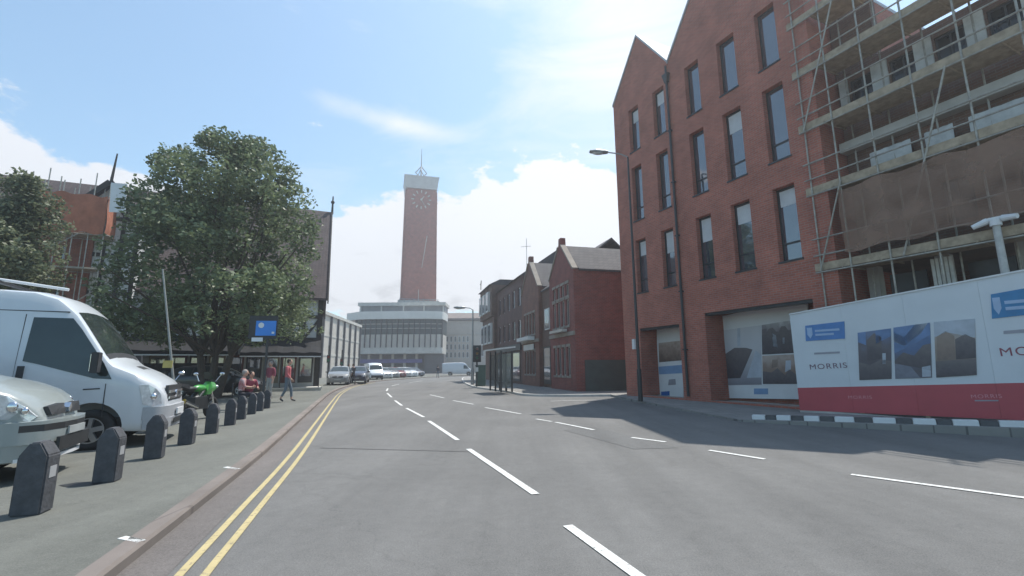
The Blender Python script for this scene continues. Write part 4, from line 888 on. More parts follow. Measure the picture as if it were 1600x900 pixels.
for i in range(23): x = .1+i*(LI-.3)/22; b.box(x, x+.2, -.065, -.003, 3.42, 4.7); b.box(x, x+.2, -.066, -.003, 4.92, EV-.25)
for i in range(0, 22, 3): x = .2+i*(LI-.3)/22; b.bar((x+.1, -.03, 3.45), (x+.95, -.03, 4.7), .06, .16)
b.box(0, .25, -.075, -.004, 0, EV); b.box(LI-.25, LI, -.075, -.004, 0, EV); b.build('timber_frame', M_BLACKT, r)
b = MB()   # end wall framing facing the road
for y in (0, 1.6, 3.3, 5, 6.6, 8.3, 9.75): b.box(LI+.002, LI+.07, y, y+.25, 0, EV+min(y, DP-y)*1.35)
for z in (3.2, EV-.2, 8.4): b.box(LI+.003, LI+.075, max(0, (z-EV)*.7), DP-max(0, (z-EV)*.7), z, z+.25)
b.build('end_framing', M_BLACKT, r)
for i, x in enumerate((2.0, 5.2, 8.6, 12.0, 15.5, 18.8)):
    f = MB(); f.box(x-.6, x+.6, -.16, -.08, 3.5, 4.65)
    fo = f.build('window', M_BLACKT, r)
    p = MB()
    for k in range(3): p.box(x-.54+k*.38, x-.2+k*.38, -.17, -.161, 3.58, 4.57)
    p.build('pane', M_GLASS, fo)
# ground floor front: dark recess, shop front lights
for i in range(9):
    x = 11.8+i*1.0; f = MB(); f.box(x, x+.86, -.1, -.003, .5, 2.3); fo = f.build('shopfront', mat(['pale_frame', 'red_timber', 'dark_frame'][i % 3], [(.35, .28, .2), (.16, .05, .04), (.05, .05, .05)][i % 3], .6), r); MB().box(x+.1, x+.76, -.11, -.101, .9, 2.1).build('pane', M_GLASS, fo)
# gabled bay on the left with finial
gx = I.hit(177, 285, -.7)[0]
b = MB(); b.box(gx-.44, gx+1.6, -.7, -.08, 0, 8.8); b.box(gx-1.6, gx+1.6, -.7, -.08, 8.801, 10.2); b.add([(gx-1.6, -.7, 10.2), (gx+1.6, -.7, 10.2), (gx, -.7, 12.0), (gx-1.6, 3, 10.2), (gx+1.6, 3, 10.2), (gx, 3, 12.0)], [(0, 1, 2), (5, 4, 3), (0, 3, 4, 1)]); b.box(gx-1.6, gx+1.6, -.079, 3, 7, 10.2); b.build('gabled_bay', M_WHITEW, r)
b = MB()
for s in (-1, 1): b.add([(gx+s*1.95, -1.05, 9.95), (gx, -1.05, 12.15), (gx, 3.4, 12.15), (gx+s*1.95, 3.4, 9.95), (gx+s*1.95, -1.05, 10.1), (gx, -1.05, 12.3), (gx, 3.4, 12.3), (gx+s*1.95, 3.4, 10.1)], [(0, 1, 2, 3), (7, 6, 5, 4), (0, 4, 5, 1), (1, 5, 6, 2), (2, 6, 7, 3), (3, 7, 4, 0)])
b.build('bay_roof', M_TILE, r)
b = MB(); b.bar((gx-1.95, -1.1, 10.0), (gx, -1.1, 12.2), .1, .3); b.bar((gx+1.95, -1.1, 10.0), (gx, -1.1, 12.2), .1, .3)
for x in (-1.6, -.9, -.1, .7, 1.4): b.box(gx+x, gx+x+.2, -.77, -.702, 0 if x > -.2 else 8.82, 10.2+max(0, 1.6-abs(x+.1))*1.0)
for z in (3.2, 5.6, 7.8, 10.0): b.box(gx-(1.6 if z > 9 else .44), gx+1.6, -.775, -.703, z, z+.22)
b.bar((gx-.9, -.75, 10.2), (gx+.0, -.75, 11.3), .07, .15); b.bar((gx+.9, -.75, 10.2), (gx+.0, -.75, 11.3), .07, .15)
b.build('bay_framing', M_BLACKT, r)
b = MB(); b.tube((gx, -1.0, 12.1), (gx+.1, -1.0, 14.0), .09, .04, 6); b.build('bay_finial', M_BLACKT, r)
# awnings: black canvas on the ground floor front
def awning(x0, x1, label, zb=2.15, zt=3.25, out=2.3):
    t = empty('awning', I.w(x0, 0, 0), I.rz, label, 'awning', 'black awnings along the inn front')
    w = x1-x0; b = MB(); n_ = 14; vs = []
    for j, (y, z) in enumerate(((-.08, zt), (-out*.5, (zt+zb)/2+.06), (-out, zb+.22), (-out-.02, zb))):
        for i in range(n_+1): vs.append((w*i/n_, y, z+(-.03*math.sin(i*1.9) if j in (1, 2) else (.02*math.sin(i*2.5) if j == 3 else 0))))
    b.add(vs, [(j*(n_+1)+i, j*(n_+1)+i+1, (j+1)*(n_+1)+i+1, (j+1)*(n_+1)+i) for j in range(3) for i in range(n_)])
    b.add([(0, -.08, zt), (0, -out, zb+.22), (0, -out, zb), (0, -.08, zb)], [(0, 1, 2, 3)]); b.add([(w, -.08, zt), (w, -out, zb+.22), (w, -out, zb), (w, -.08, zb)], [(3, 2, 1, 0)])
    b.build('canvas', M_CANVAS, t)
    b = MB(); b.box(0, w, -out-.05, -out-.03, zb-.06, zb+.01); b.build('white_hem', M_WHITE, t)
    b = MB()
    for x in (0.05, w/2, w-.05): b.tube((x, -out+.05, 0), (x, -out+.05, zb), .03, .03, 6)
    build_each(b, 'frame_leg', M_BLACK, t); return t
awning(LI-4.3, LI+.1, 'black sloping awning with white hem at the right corner of the inn')
awning(LI-12.6, LI-4.7, 'long black awning with white hem over the terrace behind the bollards', 2.2, 3.3, 3.2)
# dark canvas screens around terrace
for k in range(6):
    x0 = LI-12.4+k*1.32; b = MB(); vs = []
    for j in range(2):
        for i in range(9): vs.append((1.25*i/8, .02*math.sin(i*1.5+k), j*1.5+.1))
    b.add(vs, [(i, i+1, 10+i, 9+i) for i in range(8)]); b.add([(v[0], v[1]+.02, v[2]) for v in vs], [(9+i, 10+i, i+1, i) for i in range(8)])
    b.box(-.02, .02, -.02, .04, 0, 1.65); b.box(1.23, 1.27, -.02, .04, 0, 1.65); b.box(.02, 1.23, 0, .03, 1.6, 1.64)
    o = b.build('terrace_screen', M_CANVAS); o.location = I.w(x0, -3.6, PZ); o.rotation_euler.z = I.rz
    tag(o, f'black canvas terrace screen under the long awning, {ords[k]} from the left', 'screen', 'canvas screens round the inn terrace')
b = MB(); b.box(0, 4.6, -3.0, -.2, 0, .16); b.box(-.05, 4.65, -3.05, -3.0, .12, .2); o = b.build('terrace_platform', M_STONE); o.location = I.w(LI-4.4, 0, PZ); o.rotation_euler.z = I.rz; tag(o, 'low pale terrace platform under the corner awning', 'platform')

# scaffold and orange netting at far left
SC = empty('net_scaffold', I.w(0, -1.2), I.rz, 'tube scaffold with orange debris sheeting on the left of the timber gable', 'scaffold')
xa0, xa1 = I.hit(40, 340, -2.2)[0], I.hit(166, 340, -2.2)[0]
for x in np.linspace(xa0, xa1, 6):
    for y in (-1.0, .2): MB().tube((x, y, 0), (x, y, 11.9+.35*math.sin(x*3)), .03, .03, 6).build('standard', M_SCAF, SC)
for z in (2.6, 4.7, 6.8, 8.7, 10.8):
    for y in (-1.05, .25): MB().tube((xa0-.3, y, z), (xa1+.3, y, z), .03, .03, 6).build('ledger', M_SCAF, SC)
    if z < 10: MB().box(xa0, xa1+.15, -1.0, .2, z+.04, z+.09).build('boarded_lift', M_BOARD, SC)
for q in range(3): MB().tube((xa0+q*2.3, -1.1, 4.7 if q % 2 else 6.8), (xa0+q*2.3+2.3, -1.1, 6.8 if q % 2 else 8.7), .03, .03, 6).build('brace', M_SCAF, SC)
b = MB(); nx, nz = 24, 6; vs = [(xa0+(xa1-xa0)*i/nx, -1.12+.05*math.sin(i*1.3+j*.8), 8.75+2.15*j/nz+.06*math.sin(i*.8)) for j in range(nz+1) for i in range(nx+1)]
b.add(vs, [(j*(nx+1)+i, j*(nx+1)+i+1, (j+1)*(nx+1)+i+1, (j+1)*(nx+1)+i) for j in range(nz) for i in range(nx)])
vs2 = [(xa1+.05+.04*math.sin(j), -1.1+1.3*i/6, 8.75+2.15*j/nz) for j in range(nz+1) for i in range(7)]
b.add(vs2, [(j*7+i, j*7+i+1, (j+1)*7+i+1, (j+1)*7+i) for j in range(nz) for i in range(6)]); b.build('orange_sheeting', M_ORANGE, SC, smooth=True)
b = MB(); x = I.hit(184, 300, -2.4)[0]+.25; b.box(x, x+.72, -1.2, -1.16, 9.5, 11.2); o = b.build('white_sheet', M_WHITE, SC); o.rotation_euler = (0, R(-3), 0)
r = empty('brick_neighbour', I.w(-6, .2), I.rz, 'dark red brick building behind the orange sheeted scaffold', 'building')
b = MB(); b.box(0, gx+6-1.65, -.5, -.08, 0, 9.5); b.box(gx+6-1.649, gx+6-.45, -1.05, -.08, 0, 8.8); b.box(0, 5.9, -.079, 9, 0, 9.5); b.build('wall', brick('orange_red_brick', (.32, .10, .06), (.24, .075, .05), (.25, .16, .12)), r)
b = MB(); slab(b, -.2, 6.1, -.8, 9.4, 4.5, 13.2); slab(b, -.2, 6.1, 9.4, 9.4, 4.5, 13.2); b.build('roof', M_TILE, r)
for x in (7.4, 9.4, 11.4, 13.2):
    for z in (2.8, 5.2, 7.3): f = MB(); f.box(x, x+.7, -.55, -.502, z, z+1.1); fo = f.build('window', M_DARKM, r); MB().box(x+.08, x+.62, -.56, -.551, z+.08, z+1.02).build('pane', M_GLASS, fo)

# ================================================================== TREES
def leafmat(name, c1, c2):
    M = bpy.data.materials.new(name); M.use_nodes = True; nt = M.node_tree; b = nt.nodes['Principled BSDF']; b.inputs['Roughness'].default_value = .5
    g_ = nt.nodes.new('ShaderNodeNewGeometry'); rp = nt.nodes.new('ShaderNodeValToRGB'); rp.color_ramp.elements[0].color = (*c1, 1); rp.color_ramp.elements[1].color = (*c2, 1)
    tt = nt.nodes.new('ShaderNodeTexCoord'); nz = nt.nodes.new('ShaderNodeTexNoise'); nz.inputs['Scale'].default_value = .9; nz.inputs['Detail'].default_value = 3; nt.links.new(tt.outputs['Object'], nz.inputs['Vector'])
    ma = nt.nodes.new('ShaderNodeMath'); ma.operation = 'MULTIPLY_ADD'; nt.links.new(nz.outputs[0], ma.inputs[0]); ma.inputs[1].default_value = 2.2; ma.inputs[2].default_value = -.85
    mb = nt.nodes.new('ShaderNodeMath'); mb.operation = 'MULTIPLY_ADD'; nt.links.new(g_.outputs['Random Per Island'], mb.inputs[0]); mb.inputs[1].default_value = .65; nt.links.new(ma.outputs[0], mb.inputs[2]); mb.use_clamp = True
    nt.links.new(mb.outputs[0], rp.inputs[0]); nt.links.new(rp.outputs[0], b.inputs['Base Color'])
    tr = nt.nodes.new('ShaderNodeBsdfTranslucent'); nt.links.new(rp.outputs[0], tr.inputs[0]); mx_ = nt.nodes.new('ShaderNodeMixShader'); mx_.inputs[0].default_value = .38
    out = nt.nodes['Material Output']; nt.links.new(b.outputs[0], mx_.inputs[1]); nt.links.new(tr.outputs[0], mx_.inputs[2]); nt.links.new(mx_.outputs[0], out.inputs[0]); return M
def leaf_cloud(name, clumps, per, size, m, parent, seed=1):
    rs = np.random.RandomState(seed); C_ = []; 
    for cx, cy, cz, rr in clumps:
        k = max(10, int(per*rr*rr)); d = rs.normal(size=(k, 3)); d /= np.linalg.norm(d, axis=1)[:, None]
        rad = rr*np.clip(rs.uniform(.35, 1.0, (k, 1))**.6+rs.normal(0, .08, (k, 1)), .1, 1.3); C_.append(np.array([cx, cy, cz])+d*rad*np.array([1, 1, .82]))
    C_ = np.concatenate(C_); n = len(C_)
    a = rs.normal(size=(n, 3)); a[:, 2] *= .6; a /= np.linalg.norm(a, axis=1)[:, None]; b_ = rs.normal(size=(n, 3)); b_ -= (b_*a).sum(1)[:, None]*a; b_ /= np.linalg.norm(b_, axis=1)[:, None]
    s = size*rs.uniform(.6, 1.35, (n, 1)); V = np.stack([C_-a*s, C_+b_*s*.5, C_+a*s, C_-b_*s*.5], 1).reshape(-1, 3)
    me = bpy.data.meshes.new(name); me.vertices.add(4*n); me.vertices.foreach_set('co', V.ravel()); me.loops.add(4*n); me.loops.foreach_set('vertex_index', np.arange(4*n))
    me.polygons.add(n); me.polygons.foreach_set('loop_start', np.arange(n)*4); me.polygons.foreach_set('loop_total', np.full(n, 4)); me.update(calc_edges=True); me.materials.append(m)
    o = bpy.data.objects.new(name, me); scene.collection.objects.link(o); o.parent = parent; return o
def tree(base, prof, label, leafm, seed, nclump, per, size, trunk_r, fork, cr=(.55, 1.05), stems=1):
    rs = random.Random(seed); t = empty('tree', base, 0, label, 'tree', None)
    cl_ = []
    zs = [p[0] for p in prof]
    for _ in range(nclump):
        z = rs.uniform(zs[0], zs[-1]); R_ = np.interp(z, zs, [p[1] for p in prof]); a = rs.uniform(0, 2*math.pi); q = R_*math.sqrt(rs.uniform(.12, 1.0)); c = rs.uniform(*cr)*min(1, .45+R_/4)
        q = max(0, q-c*.55); q *= 1+.07*math.sin(3*a+z); cl_.append((q*math.cos(a), q*math.sin(a), z, c))
    for _ in range(int(nclump*.45)):                     # small outlying sprays for a ragged outline
        z = rs.uniform(zs[0]+.2, zs[-1]+.15); R_ = np.interp(z, zs, [p[1] for p in prof]); a = rs.uniform(0, 2*math.pi); q = R_*rs.uniform(.93, 1.08); cl_.append((q*math.cos(a), q*math.sin(a), z, rs.uniform(.18, .4)))
    leaf_cloud('crown', cl_, per, size, leafm, t, seed)
    b = MB()
    for s_ in range(stems):
        ox = (s_-(stems-1)/2)*.7; b.tube((ox*.4, 0, -.05), (ox, .1, fork), trunk_r, trunk_r*.75, 9)
        for k in range(9):
            c = rs.choice(cl_); m1 = Vector((ox, .1, fork)); e_ = Vector(c[:3]); mid = m1.lerp(e_, .5)+Vector((rs.uniform(-.3, .3), rs.uniform(-.3, .3), .3)); b.tube(m1, mid, trunk_r*.45, trunk_r*.28, 6); b.tube(mid, e_, trunk_r*.28, trunk_r*.08, 5)
    b.build('trunk', M_BARK, t); return t
LF1 = leafmat('leaf_green', (.055, .085, .040), (.22, .27, .14)); LF2 = leafmat('leaf_olive', (.07, .09, .048), (.24, .27, .16))
tp = (-.641*21.5, 21.5, PZ)
tree(tp, [(2.6, 3.2), (3.2, 4.4), (4.3, 4.8), (5.5, 4.5), (7.0, 4.15), (8.6, 3.95), (10.0, 3.6), (11.2, 2.9), (12.2, 1.6)], 'large leafy broadleaf tree standing behind the bollards and motorbike', LF1, 11, 200, 360, .105, .19, 1.9, stems=3)
tree((-19.4, 17.3, PZ), [(2.4, 1.1), (3.6, 1.5), (5.5, 1.6), (7.2, 1.45), (8.2, 1.1), (8.8, .5)], 'smaller olive green tree behind the white van at the left edge', LF2, 5, 90, 480, .085, .14, 2.2)

# ================================================================== BOLLARDS
def make_bollard():
    t = empty('bollard', (0, 0, 0), 0, None, 'bollard', 'dark timber bollards along the parking area')
    b = MB(); w, d = .11, .10
    # square shaft with a sloped, pointed top
    b.add([(-w, -d, 0), (w, -d, 0), (w, d, 0), (-w, d, 0), (-w, -d, .5), (w, -d, .5), (w, d, .5), (-w, d, .5), (-w*.35, -d*.9, .62), (w*.35, -d*.9, .62), (w*.35, d*.9, .62), (-w*.35, d*.9, .62)],
          [(0, 3, 2, 1), (0, 1, 5, 4), (1, 2, 6, 5), (2, 3, 7, 6), (3, 0, 4, 7), (4, 5, 9, 8), (5, 6, 10, 9), (6, 7, 11, 10), (7, 4, 8, 11), (8, 9, 10, 11)])
    b.build('post', mat('bollard_timber', (.060, .062, .070), .75, 0, .3, 9, .4, 30), t, bevel=.012)
    b = MB(); b.box(w*.9, w+.004, -.05, .05, .30, .40); b.build('reflector', mat('reflector_white', (.35, .35, .36), .3), t)
    return t
bp_ = [(48, 802, 'nearest'), (167, 752, 'second'), (240, 716, 'third'), (291, 694, 'fourth'), (330, 677, 'fifth'), (359, 664, 'sixth'), (376, 655, 'seventh'), (393, 647, 'eighth'), (405, 642, 'ninth'), (416, 638, 'tenth')]
bd = ['nearest bollard, leftmost, in front of the silver car wheel', 'second bollard from the camera, between silver car and van wheel', 'third bollard from the camera, by the van bumper corner', 'fourth bollard from the camera, just right of the van nose', 'fifth bollard from the camera, below the green motorcycle',
      'sixth bollard from the camera, right of the green motorcycle', 'seventh bollard from the camera, in front of the dark car', 'eighth bollard from the camera, before the seated people', 'ninth bollard from the camera, last but one of the row', 'tenth and farthest bollard, at the right end of the row']
b0 = make_bollard()
for i, (x, y, _) in enumerate(bp_):
    o = b0 if i == 0 else copy_tree(b0); o.location = G(x, y, PZ); o.rotation_euler.z = R(20+random.uniform(-4, 4)); o['label'] = bd[i]
    k = [1.04, 1, 1.02, 1, .97, .97, .97, .95, .95, .98][i]; o.scale = (k, k, k)
b = MB(); pts = [(-.45, -.05), (-.2, -.12), (.1, -.1), (.4, 0), (.35, .1), (0, .14), (-.3, .1)]; b.add([(x, y, .004) for x, y in pts], [tuple(range(7))])
o = b.build('bollard_shadow_patch', M_DARKM); o.location = G(128, 757, PZ); o.scale = (.5, .9, 1); tag(o, kind='structure')  # flat dark patch painted in as the second bollard's cast shadow

# ================================================================== VEHICLES
def interp(tab, x):
    return float(np.interp(x, [t[0] for t in tab], [t[1] for t in tab]))
def loft_body(top, bot, half, tumble, xs, rr=.07, crown=.03):
    """body surface: top(x), bottom(x), half width(x) and tumblehome(z above belt) -> MB"""
    b = MB(); fr = [0, .06, .18, .32, .46, .6, .74, .86]; rings = []
    for x in xs:
        zt, zb, hw = interp(top, x), interp(bot, x), interp(half, x); r_ = min(rr, (zt-zb)*.3); pts = []
        for f in fr:
            z = zb+(zt-r_-zb)*f; y = (hw-tumble(z))*(1-.035*(1-f)**3); pts.append((x, y-(.04 if f == 0 else 0), z))
        y1 = hw-tumble(zt); pts += [(x, y1, zt-r_), (x, y1-.3*r_, zt-.3*r_), (x, y1-r_, zt), (x, (y1-r_)*.5, zt+crown*.75), (x, 0, zt+crown)]
        rings.append(pts+[(p[0], -p[1], p[2]) for p in pts[-2::-1]])
    n = len(rings[0])
    for r_ in rings: b.v += r_
    for i in range(len(rings)-1):
        for j in range(n-1): b.f.append((i*n+j, (i+1)*n+j, (i+1)*n+j+1, i*n+j+1))
        b.f.append((i*n+n-1, (i+1)*n+n-1, (i+1)*n, i*n))
    b.f.append(tuple(range(n))); b.f.append(tuple(range((len(rings)-1)*n, len(rings)*n))[::-1]); b.m = [0]*len(b.f)
    return b
def finish(o, wheels, wr, sub=0, yw=.5):
    """cut wheel arches with cylinders and recalc normals"""
    me = o.data; bm = bmesh.new(); bm.from_mesh(me); bmesh.ops.recalc_face_normals(bm, faces=bm.faces); bm.to_mesh(me); bm.free()
    cut = MB()
    for x, z in wheels:
        for s in (-1, 1): cut.tube((x, s*yw, z), (x, s*1.3, z), wr, wr, 28)
    c = cut.build('cut', M_BLACK); bm = bmesh.new(); bm.from_mesh(c.data); bmesh.ops.recalc_face_normals(bm, faces=bm.faces); bm.to_mesh(c.data); bm.free()
    c.location = (0, 0, 0); par = o.parent; o.parent = None
    md = o.modifiers.new('b', 'BOOLEAN'); md.object = c; md.operation = 'DIFFERENCE'; md.solver = 'EXACT'
    dg = bpy.context.evaluated_depsgraph_get(); dg.update(); nm = bpy.data.meshes.new_from_object(o.evaluated_get(dg)); o.modifiers.clear()
    if len(nm.polygons) > 20: o.data = nm
    bpy.data.objects.remove(c); o.parent = par
    me = o.data
    me.polygons.foreach_set('use_smooth', [True]*len(me.polygons)); me.set_sharp_from_angle(angle=R(38)); return o
def wheel(parent, x, y, r_, w=.2, spokes=5):
    s = 1 if y > 0 else -1; b = MB(); N = 28; prof = [(r_*.62, w/2), (r_*.9, w/2), (r_*.98, w*.36), (r_, w*.2), (r_, -w*.2), (r_*.98, -w*.36), (r_*.9, -w/2), (r_*.62, -w/2)]
    root_ = empty('wheel', (x, y, r_)); root_.parent = parent
    vs = [(p[0]*math.cos(2*math.pi*i/N), p[1]*s, p[0]*math.sin(2*math.pi*i/N)) for i in range(N) for p in prof]; k = len(prof)
    b.add(vs, [(i*k+j, i*k+(j+1) % k, ((i+1) % N)*k+(j+1) % k, ((i+1) % N)*k+j) for i in range(N) for j in range(k)]); b.build('tyre', M_TYRE, root_, smooth=True)
    b = MB(); b.tube((0, s*w*.1, 0), (0, s*w*.05, 0), r_*.62, r_*.62, 24)
    b.mi = 1; b.tube((0, s*w*.1, 0), (0, s*w*.42, 0), r_*.16, r_*.12, 12); 
    for q in range(spokes): a = 2*math.pi*q/spokes+.2; b.bar((r_*.08*math.cos(a), s*w*.36, r_*.08*math.sin(a)), (r_*.6*math.cos(a), s*w*.4, r_*.6*math.sin(a)), .05*r_/.3, .07*r_/.3)
    for i in range(N): a, c = 2*math.pi*i/N, 2*math.pi*(i+1)/N; b.bar((r_*.61*math.cos(a), s*w*.42, r_*.61*math.sin(a)), (r_*.61*math.cos(c), s*w*.42, r_*.61*math.sin(c)), .03, .03)
    b.build('rim', [M_DARKM, M_RIM], root_); return root_
def side_panel(b, poly, half, tumble, s, off):
    """side window or panel following the body side"""
    cx = sum(p[0] for p in poly)/len(poly); cz = sum(p[1] for p in poly)/len(poly); P = [(x, z) for x, z in poly]; n = len(P)
    def Y(x, z, o=off): return s*(interp(half, x)-tumble(z)+o)
    vs = [(x, Y(x, z), z) for x, z in P]+[(cx, Y(cx, cz), cz)]+[(x, Y(x, z, -.02), z) for x, z in P]
    fs = [((i+1) % n, i, n) for i in range(n)]+[(i, (i+1) % n, n+1+(i+1) % n, n+1+i) for i in range(n)]
    if s < 0: fs = [f[::-1] for f in fs]
    b.add(vs, fs)
def top_panel(b, top, half, tumble, x0, x1, inset, off=.006, crown=.03, n=6, rr=.07):
    rows_ = []
    for i in range(n+1):
        x = x0+(x1-x0)*i/n; zt = interp(top, x); y1 = interp(half, x)-tumble(zt)-rr-inset; sl = (interp(top, x+.02)-interp(top, x-.02))/.04; nl = math.hypot(1, sl)
        row = []
        for f in (-1, -.5, 0, .5, 1): row.append((x-sl/nl*off, y1*f, zt+crown*(1-f*f)*.9+off/nl+.002))
        rows_.append(row)
    vs = [p for r_ in rows_ for p in r_]; vs2 = [(p[0], p[1], p[2]-.012) for p in vs]; k = len(vs)
    fs = [(i*5+j, (i+1)*5+j, (i+1)*5+j+1, i*5+j+1) for i in range(n) for j in range(4)]; b.add(vs+vs2, fs+[tuple(q+k for q in f[::-1]) for f in fs])
    # rim
    return b

# ---- white van (x forward; nose near x=.25)
def van_tum(z): return 0 if z < 1.15 else .11*(z-1.15)
vtop = [(-5.3, 2.48), (-5.2, 2.56), (-4, 2.62), (-2.2, 2.66), (-1.7, 2.64), (-1.38, 2.54), (-1.12, 2.30), (-.97, 2.08), (-.60, 1.50), (-.5, 1.41), (-.2, 1.27), (.05, 1.12), (.16, 1.02), (.24, .85), (.27, .6)]
vbot = [(-5.3, .42), (-1, .36), (.05, .27), (.27, .32)]
vhalf = [(-5.3, .96), (-5, 1.0), (-.5, 1.0), (-.15, .97), (.08, .88), (.2, .78), (.27, .68)]
M_VAN = paint('white_van_paint', (.56, .59, .62))
VN = (-6.4, 8.2); th = R(25); uu = Vector((math.cos(th), math.sin(th))); kk = Vector((-uu.y, uu.x))
vo_ = Vector(VN)+kk*1.0
van = empty('van', (vo_.x, vo_.y, PZ-.02), th, 'white high roof van parked nose right behind the bollards', 'van')
xs = sorted(set([-5.3, -5.24, -5.1]+list(np.arange(-4.8, -1.7, .3))+list(np.arange(-1.7, .2, .075))+[.2, .235, .27]))
body = loft_body(vtop, vbot, vhalf, van_tum, xs, .09, .05).build('body', M_VAN, van); finish(body, [(-.70, .36), (-3.9, .36)], .43)
for s in (-1, 1):
    b = MB(); side_panel(b, [(-1.66, 1.48), (-1.64, 2.2), (-1.14, 2.2), (-1.0, 2.02), (-.62, 1.44), (-.48, 1.17), (-.72, 1.19), (-1.5, 1.44)], vhalf, van_tum, s, .005); b.build('side_window', M_VGLASS, van)
    b = MB(); side_panel(b, [(-2.5, .48), (-2.5, .62), (-1.18, .62), (-1.18, .48)], vhalf, van_tum, s, .02); side_panel(b, [(-3.4, .48), (-3.4, .62), (-2.52, .62), (-2.52, .48)], vhalf, van_tum, s, .02); b.build('side_moulding', M_BLACK, van)
    b = MB()
    for x in (-1.74, -.55 ): side_panel(b, [(x-.006, .55), (x-.006, 2.25 if x < -1 else 1.1), (x+.006, 2.25 if x < -1 else 1.1), (x+.006, .55)], vhalf, van_tum, s, .003)
    side_panel(b, [(-5.2, 1.02), (-5.2, 1.035), (-1.8, 1.035), (-1.8, 1.02)], vhalf, van_tum, s, .003); side_panel(b, [(-5.2, 2.3), (-5.2, 2.315), (-1.2, 2.315), (-1.2, 2.3)], vhalf, van_tum, s, .003)
    b.build('panel_gap', M_DARKM, van)
    b = MB(); side_panel(b, [(-1.70, 1.18), (-1.70, 1.4), (-1.62, 1.4), (-1.62, 1.18)], vhalf, van_tum, s, .02); b.build('door_handle', M_BLACK, van)
    b = MB(); side_panel(b, [(-.84, 1.0), (-.84, 1.02), (-.62, 1.03), (-.62, 1.01)], vhalf, van_tum, s, .004); b.build('side_repeater', M_DARKM, van)
    # headlamps wrap round the wing
    b = MB(); side_panel(b, [(-.10, 1.06), (.02, 1.07), (.12, 1.0), (.19, .9), (.215, .72), (.1, .69), (-.03, .74)], vhalf, van_tum, s, .012); hl_ = b.build('headlight', M_LAMP, van, smooth=False)
    b = MB(); b.ball((.1, s*.87, .86), .06, .04, .06); b.build('bulb_reflector', M_CHROME, hl_, smooth=True)
    b = MB(); b.tube((-.72, s*.98, 1.3), (-.66, s*1.12, 1.38), .025); b.box(-.72, -.62, min(s*1.08, s*1.26), max(s*1.08, s*1.26), 1.28, 1.62); mo = b.build('wing_mirror', M_BLACK, van, bevel=.02)
    MB().box(-.729, -.722, min(s*1.1, s*1.24), max(s*1.1, s*1.24), 1.31, 1.59).build('mirror_glass', M_CHROME, mo)
    for x in (-.70, -3.9): wheel(van, x, s*.87, .335, .22, 5)
    b = MB(); b.tube((-2.25, s*.74, 2.62), (-2.25, s*.98, 2.2), .02, .02, 6); b.box(-2.34, -2.14, min(s*.86, s*.9), max(s*.86, s*.9), 2.32, 2.75); 
b = MB(); top_panel(b, vtop, vhalf, van_tum, -1.13, -.64, .04, .006, .05, 6, .09); b.build('windscreen', M_VGLASS, van, smooth=True)
b = MB(); top_panel(b, vtop, vhalf, van_tum, -.66, -.60, .05, .008, .05, 2, .09); b.build('scuttle', M_BLACK, van)
b = MB(); top_panel(b, vtop, vhalf, van_tum, -.36, -.24, .42, .008, .05, 2, .09); b.build('bonnet_vent', M_BLACK, van)
b = MB()
for k in range(4): b.box(.232-k*.012, .26-k*.012, -.5, .5, .76+k*.07, .80+k*.07)
b.box(.20, .245, -.55, .55, .74, 1.04); b.build('grille', [M_DARKM], van)
b = MB()
for z in (.79, .9): b.box(.24, .272, -.5, .5, z, z+.045)
b.tube((.27, 0, .88), (.285, 0, .88), .07, .07, 14); b.build('grille_bar', M_CHROME, van)
b = MB()
arc = [(.14, -.92), (.25, -.82), (.33, -.6), (.36, 0), (.33, .6), (.25, .82), (.14, .92)]
for z0, z1 in ((.30, .47), (.47, .68)):
    P_ = [(x+(.0 if z0 < .4 else -.02), y) for x, y in arc]; n = len(P_)
    b.add([(x, y, z0) for x, y in P_]+[(x, y, z1) for x, y in P_]+[(x-.14, y, z1) for x, y in P_]+[(x-.14, y, z0) for x, y in P_], [(i, i+1, n+i+1, n+i) for i in range(n-1)]+[(n+i, n+i+1, 2*n+i+1, 2*n+i) for i in range(n-1)]+[(3*n+i, 3*n+i+1, i+1, i) for i in range(n-1)]+[(0, n, 2*n, 3*n), (n-1, 4*n-1, 3*n-1, 2*n-1)])
vb = b.build('bumper', mat('grey_bumper', (.36, .37, .39), .45, 0, .08, 4), van, smooth=True); vb.data.set_sharp_from_angle(angle=R(50))
MB().box(.362, .372, -.5, .5, .36, .45).build('lower_grille', M_BLACK, van)
MB().box(.345, .37, -.26, .26, .5, .61).build('number_plate', M_WHITE, van)
b = MB(); b.box(-2.3, -2.22, -.72, .72, 2.78, 2.82); 
for s in (-1, 1): b.add([(-2.36, s*.88, 2.32), (-2.2, s*.9, 2.32), (-2.24, s*.74, 2.8), (-2.29, s*.74, 2.8), (-2.36, s*.86, 2.32), (-2.2, s*.88, 2.32), (-2.24, s*.71, 2.8), (-2.29, s*.71, 2.8)], [(0, 1, 2, 3), (7, 6, 5, 4), (0, 4, 5, 1), (1, 5, 6, 2), (2, 6, 7, 3), (3, 7, 4, 0)])
rk = b.build('roof_rack', M_DARKM, van)
b = MB(); b.tube((-2.4, -.6, 2.86), (-1.35, -.62, 2.72), .025, .025, 8); b.tube((-4.6, -.62, 2.8), (-2.4, -.6, 2.86), .025, .025, 8); b.build('rack_bar', M_WHITE, rk)
MB().box(-5.0, -.2, -.8, .8, .3, .5).build('underbody', M_BLACK, van)

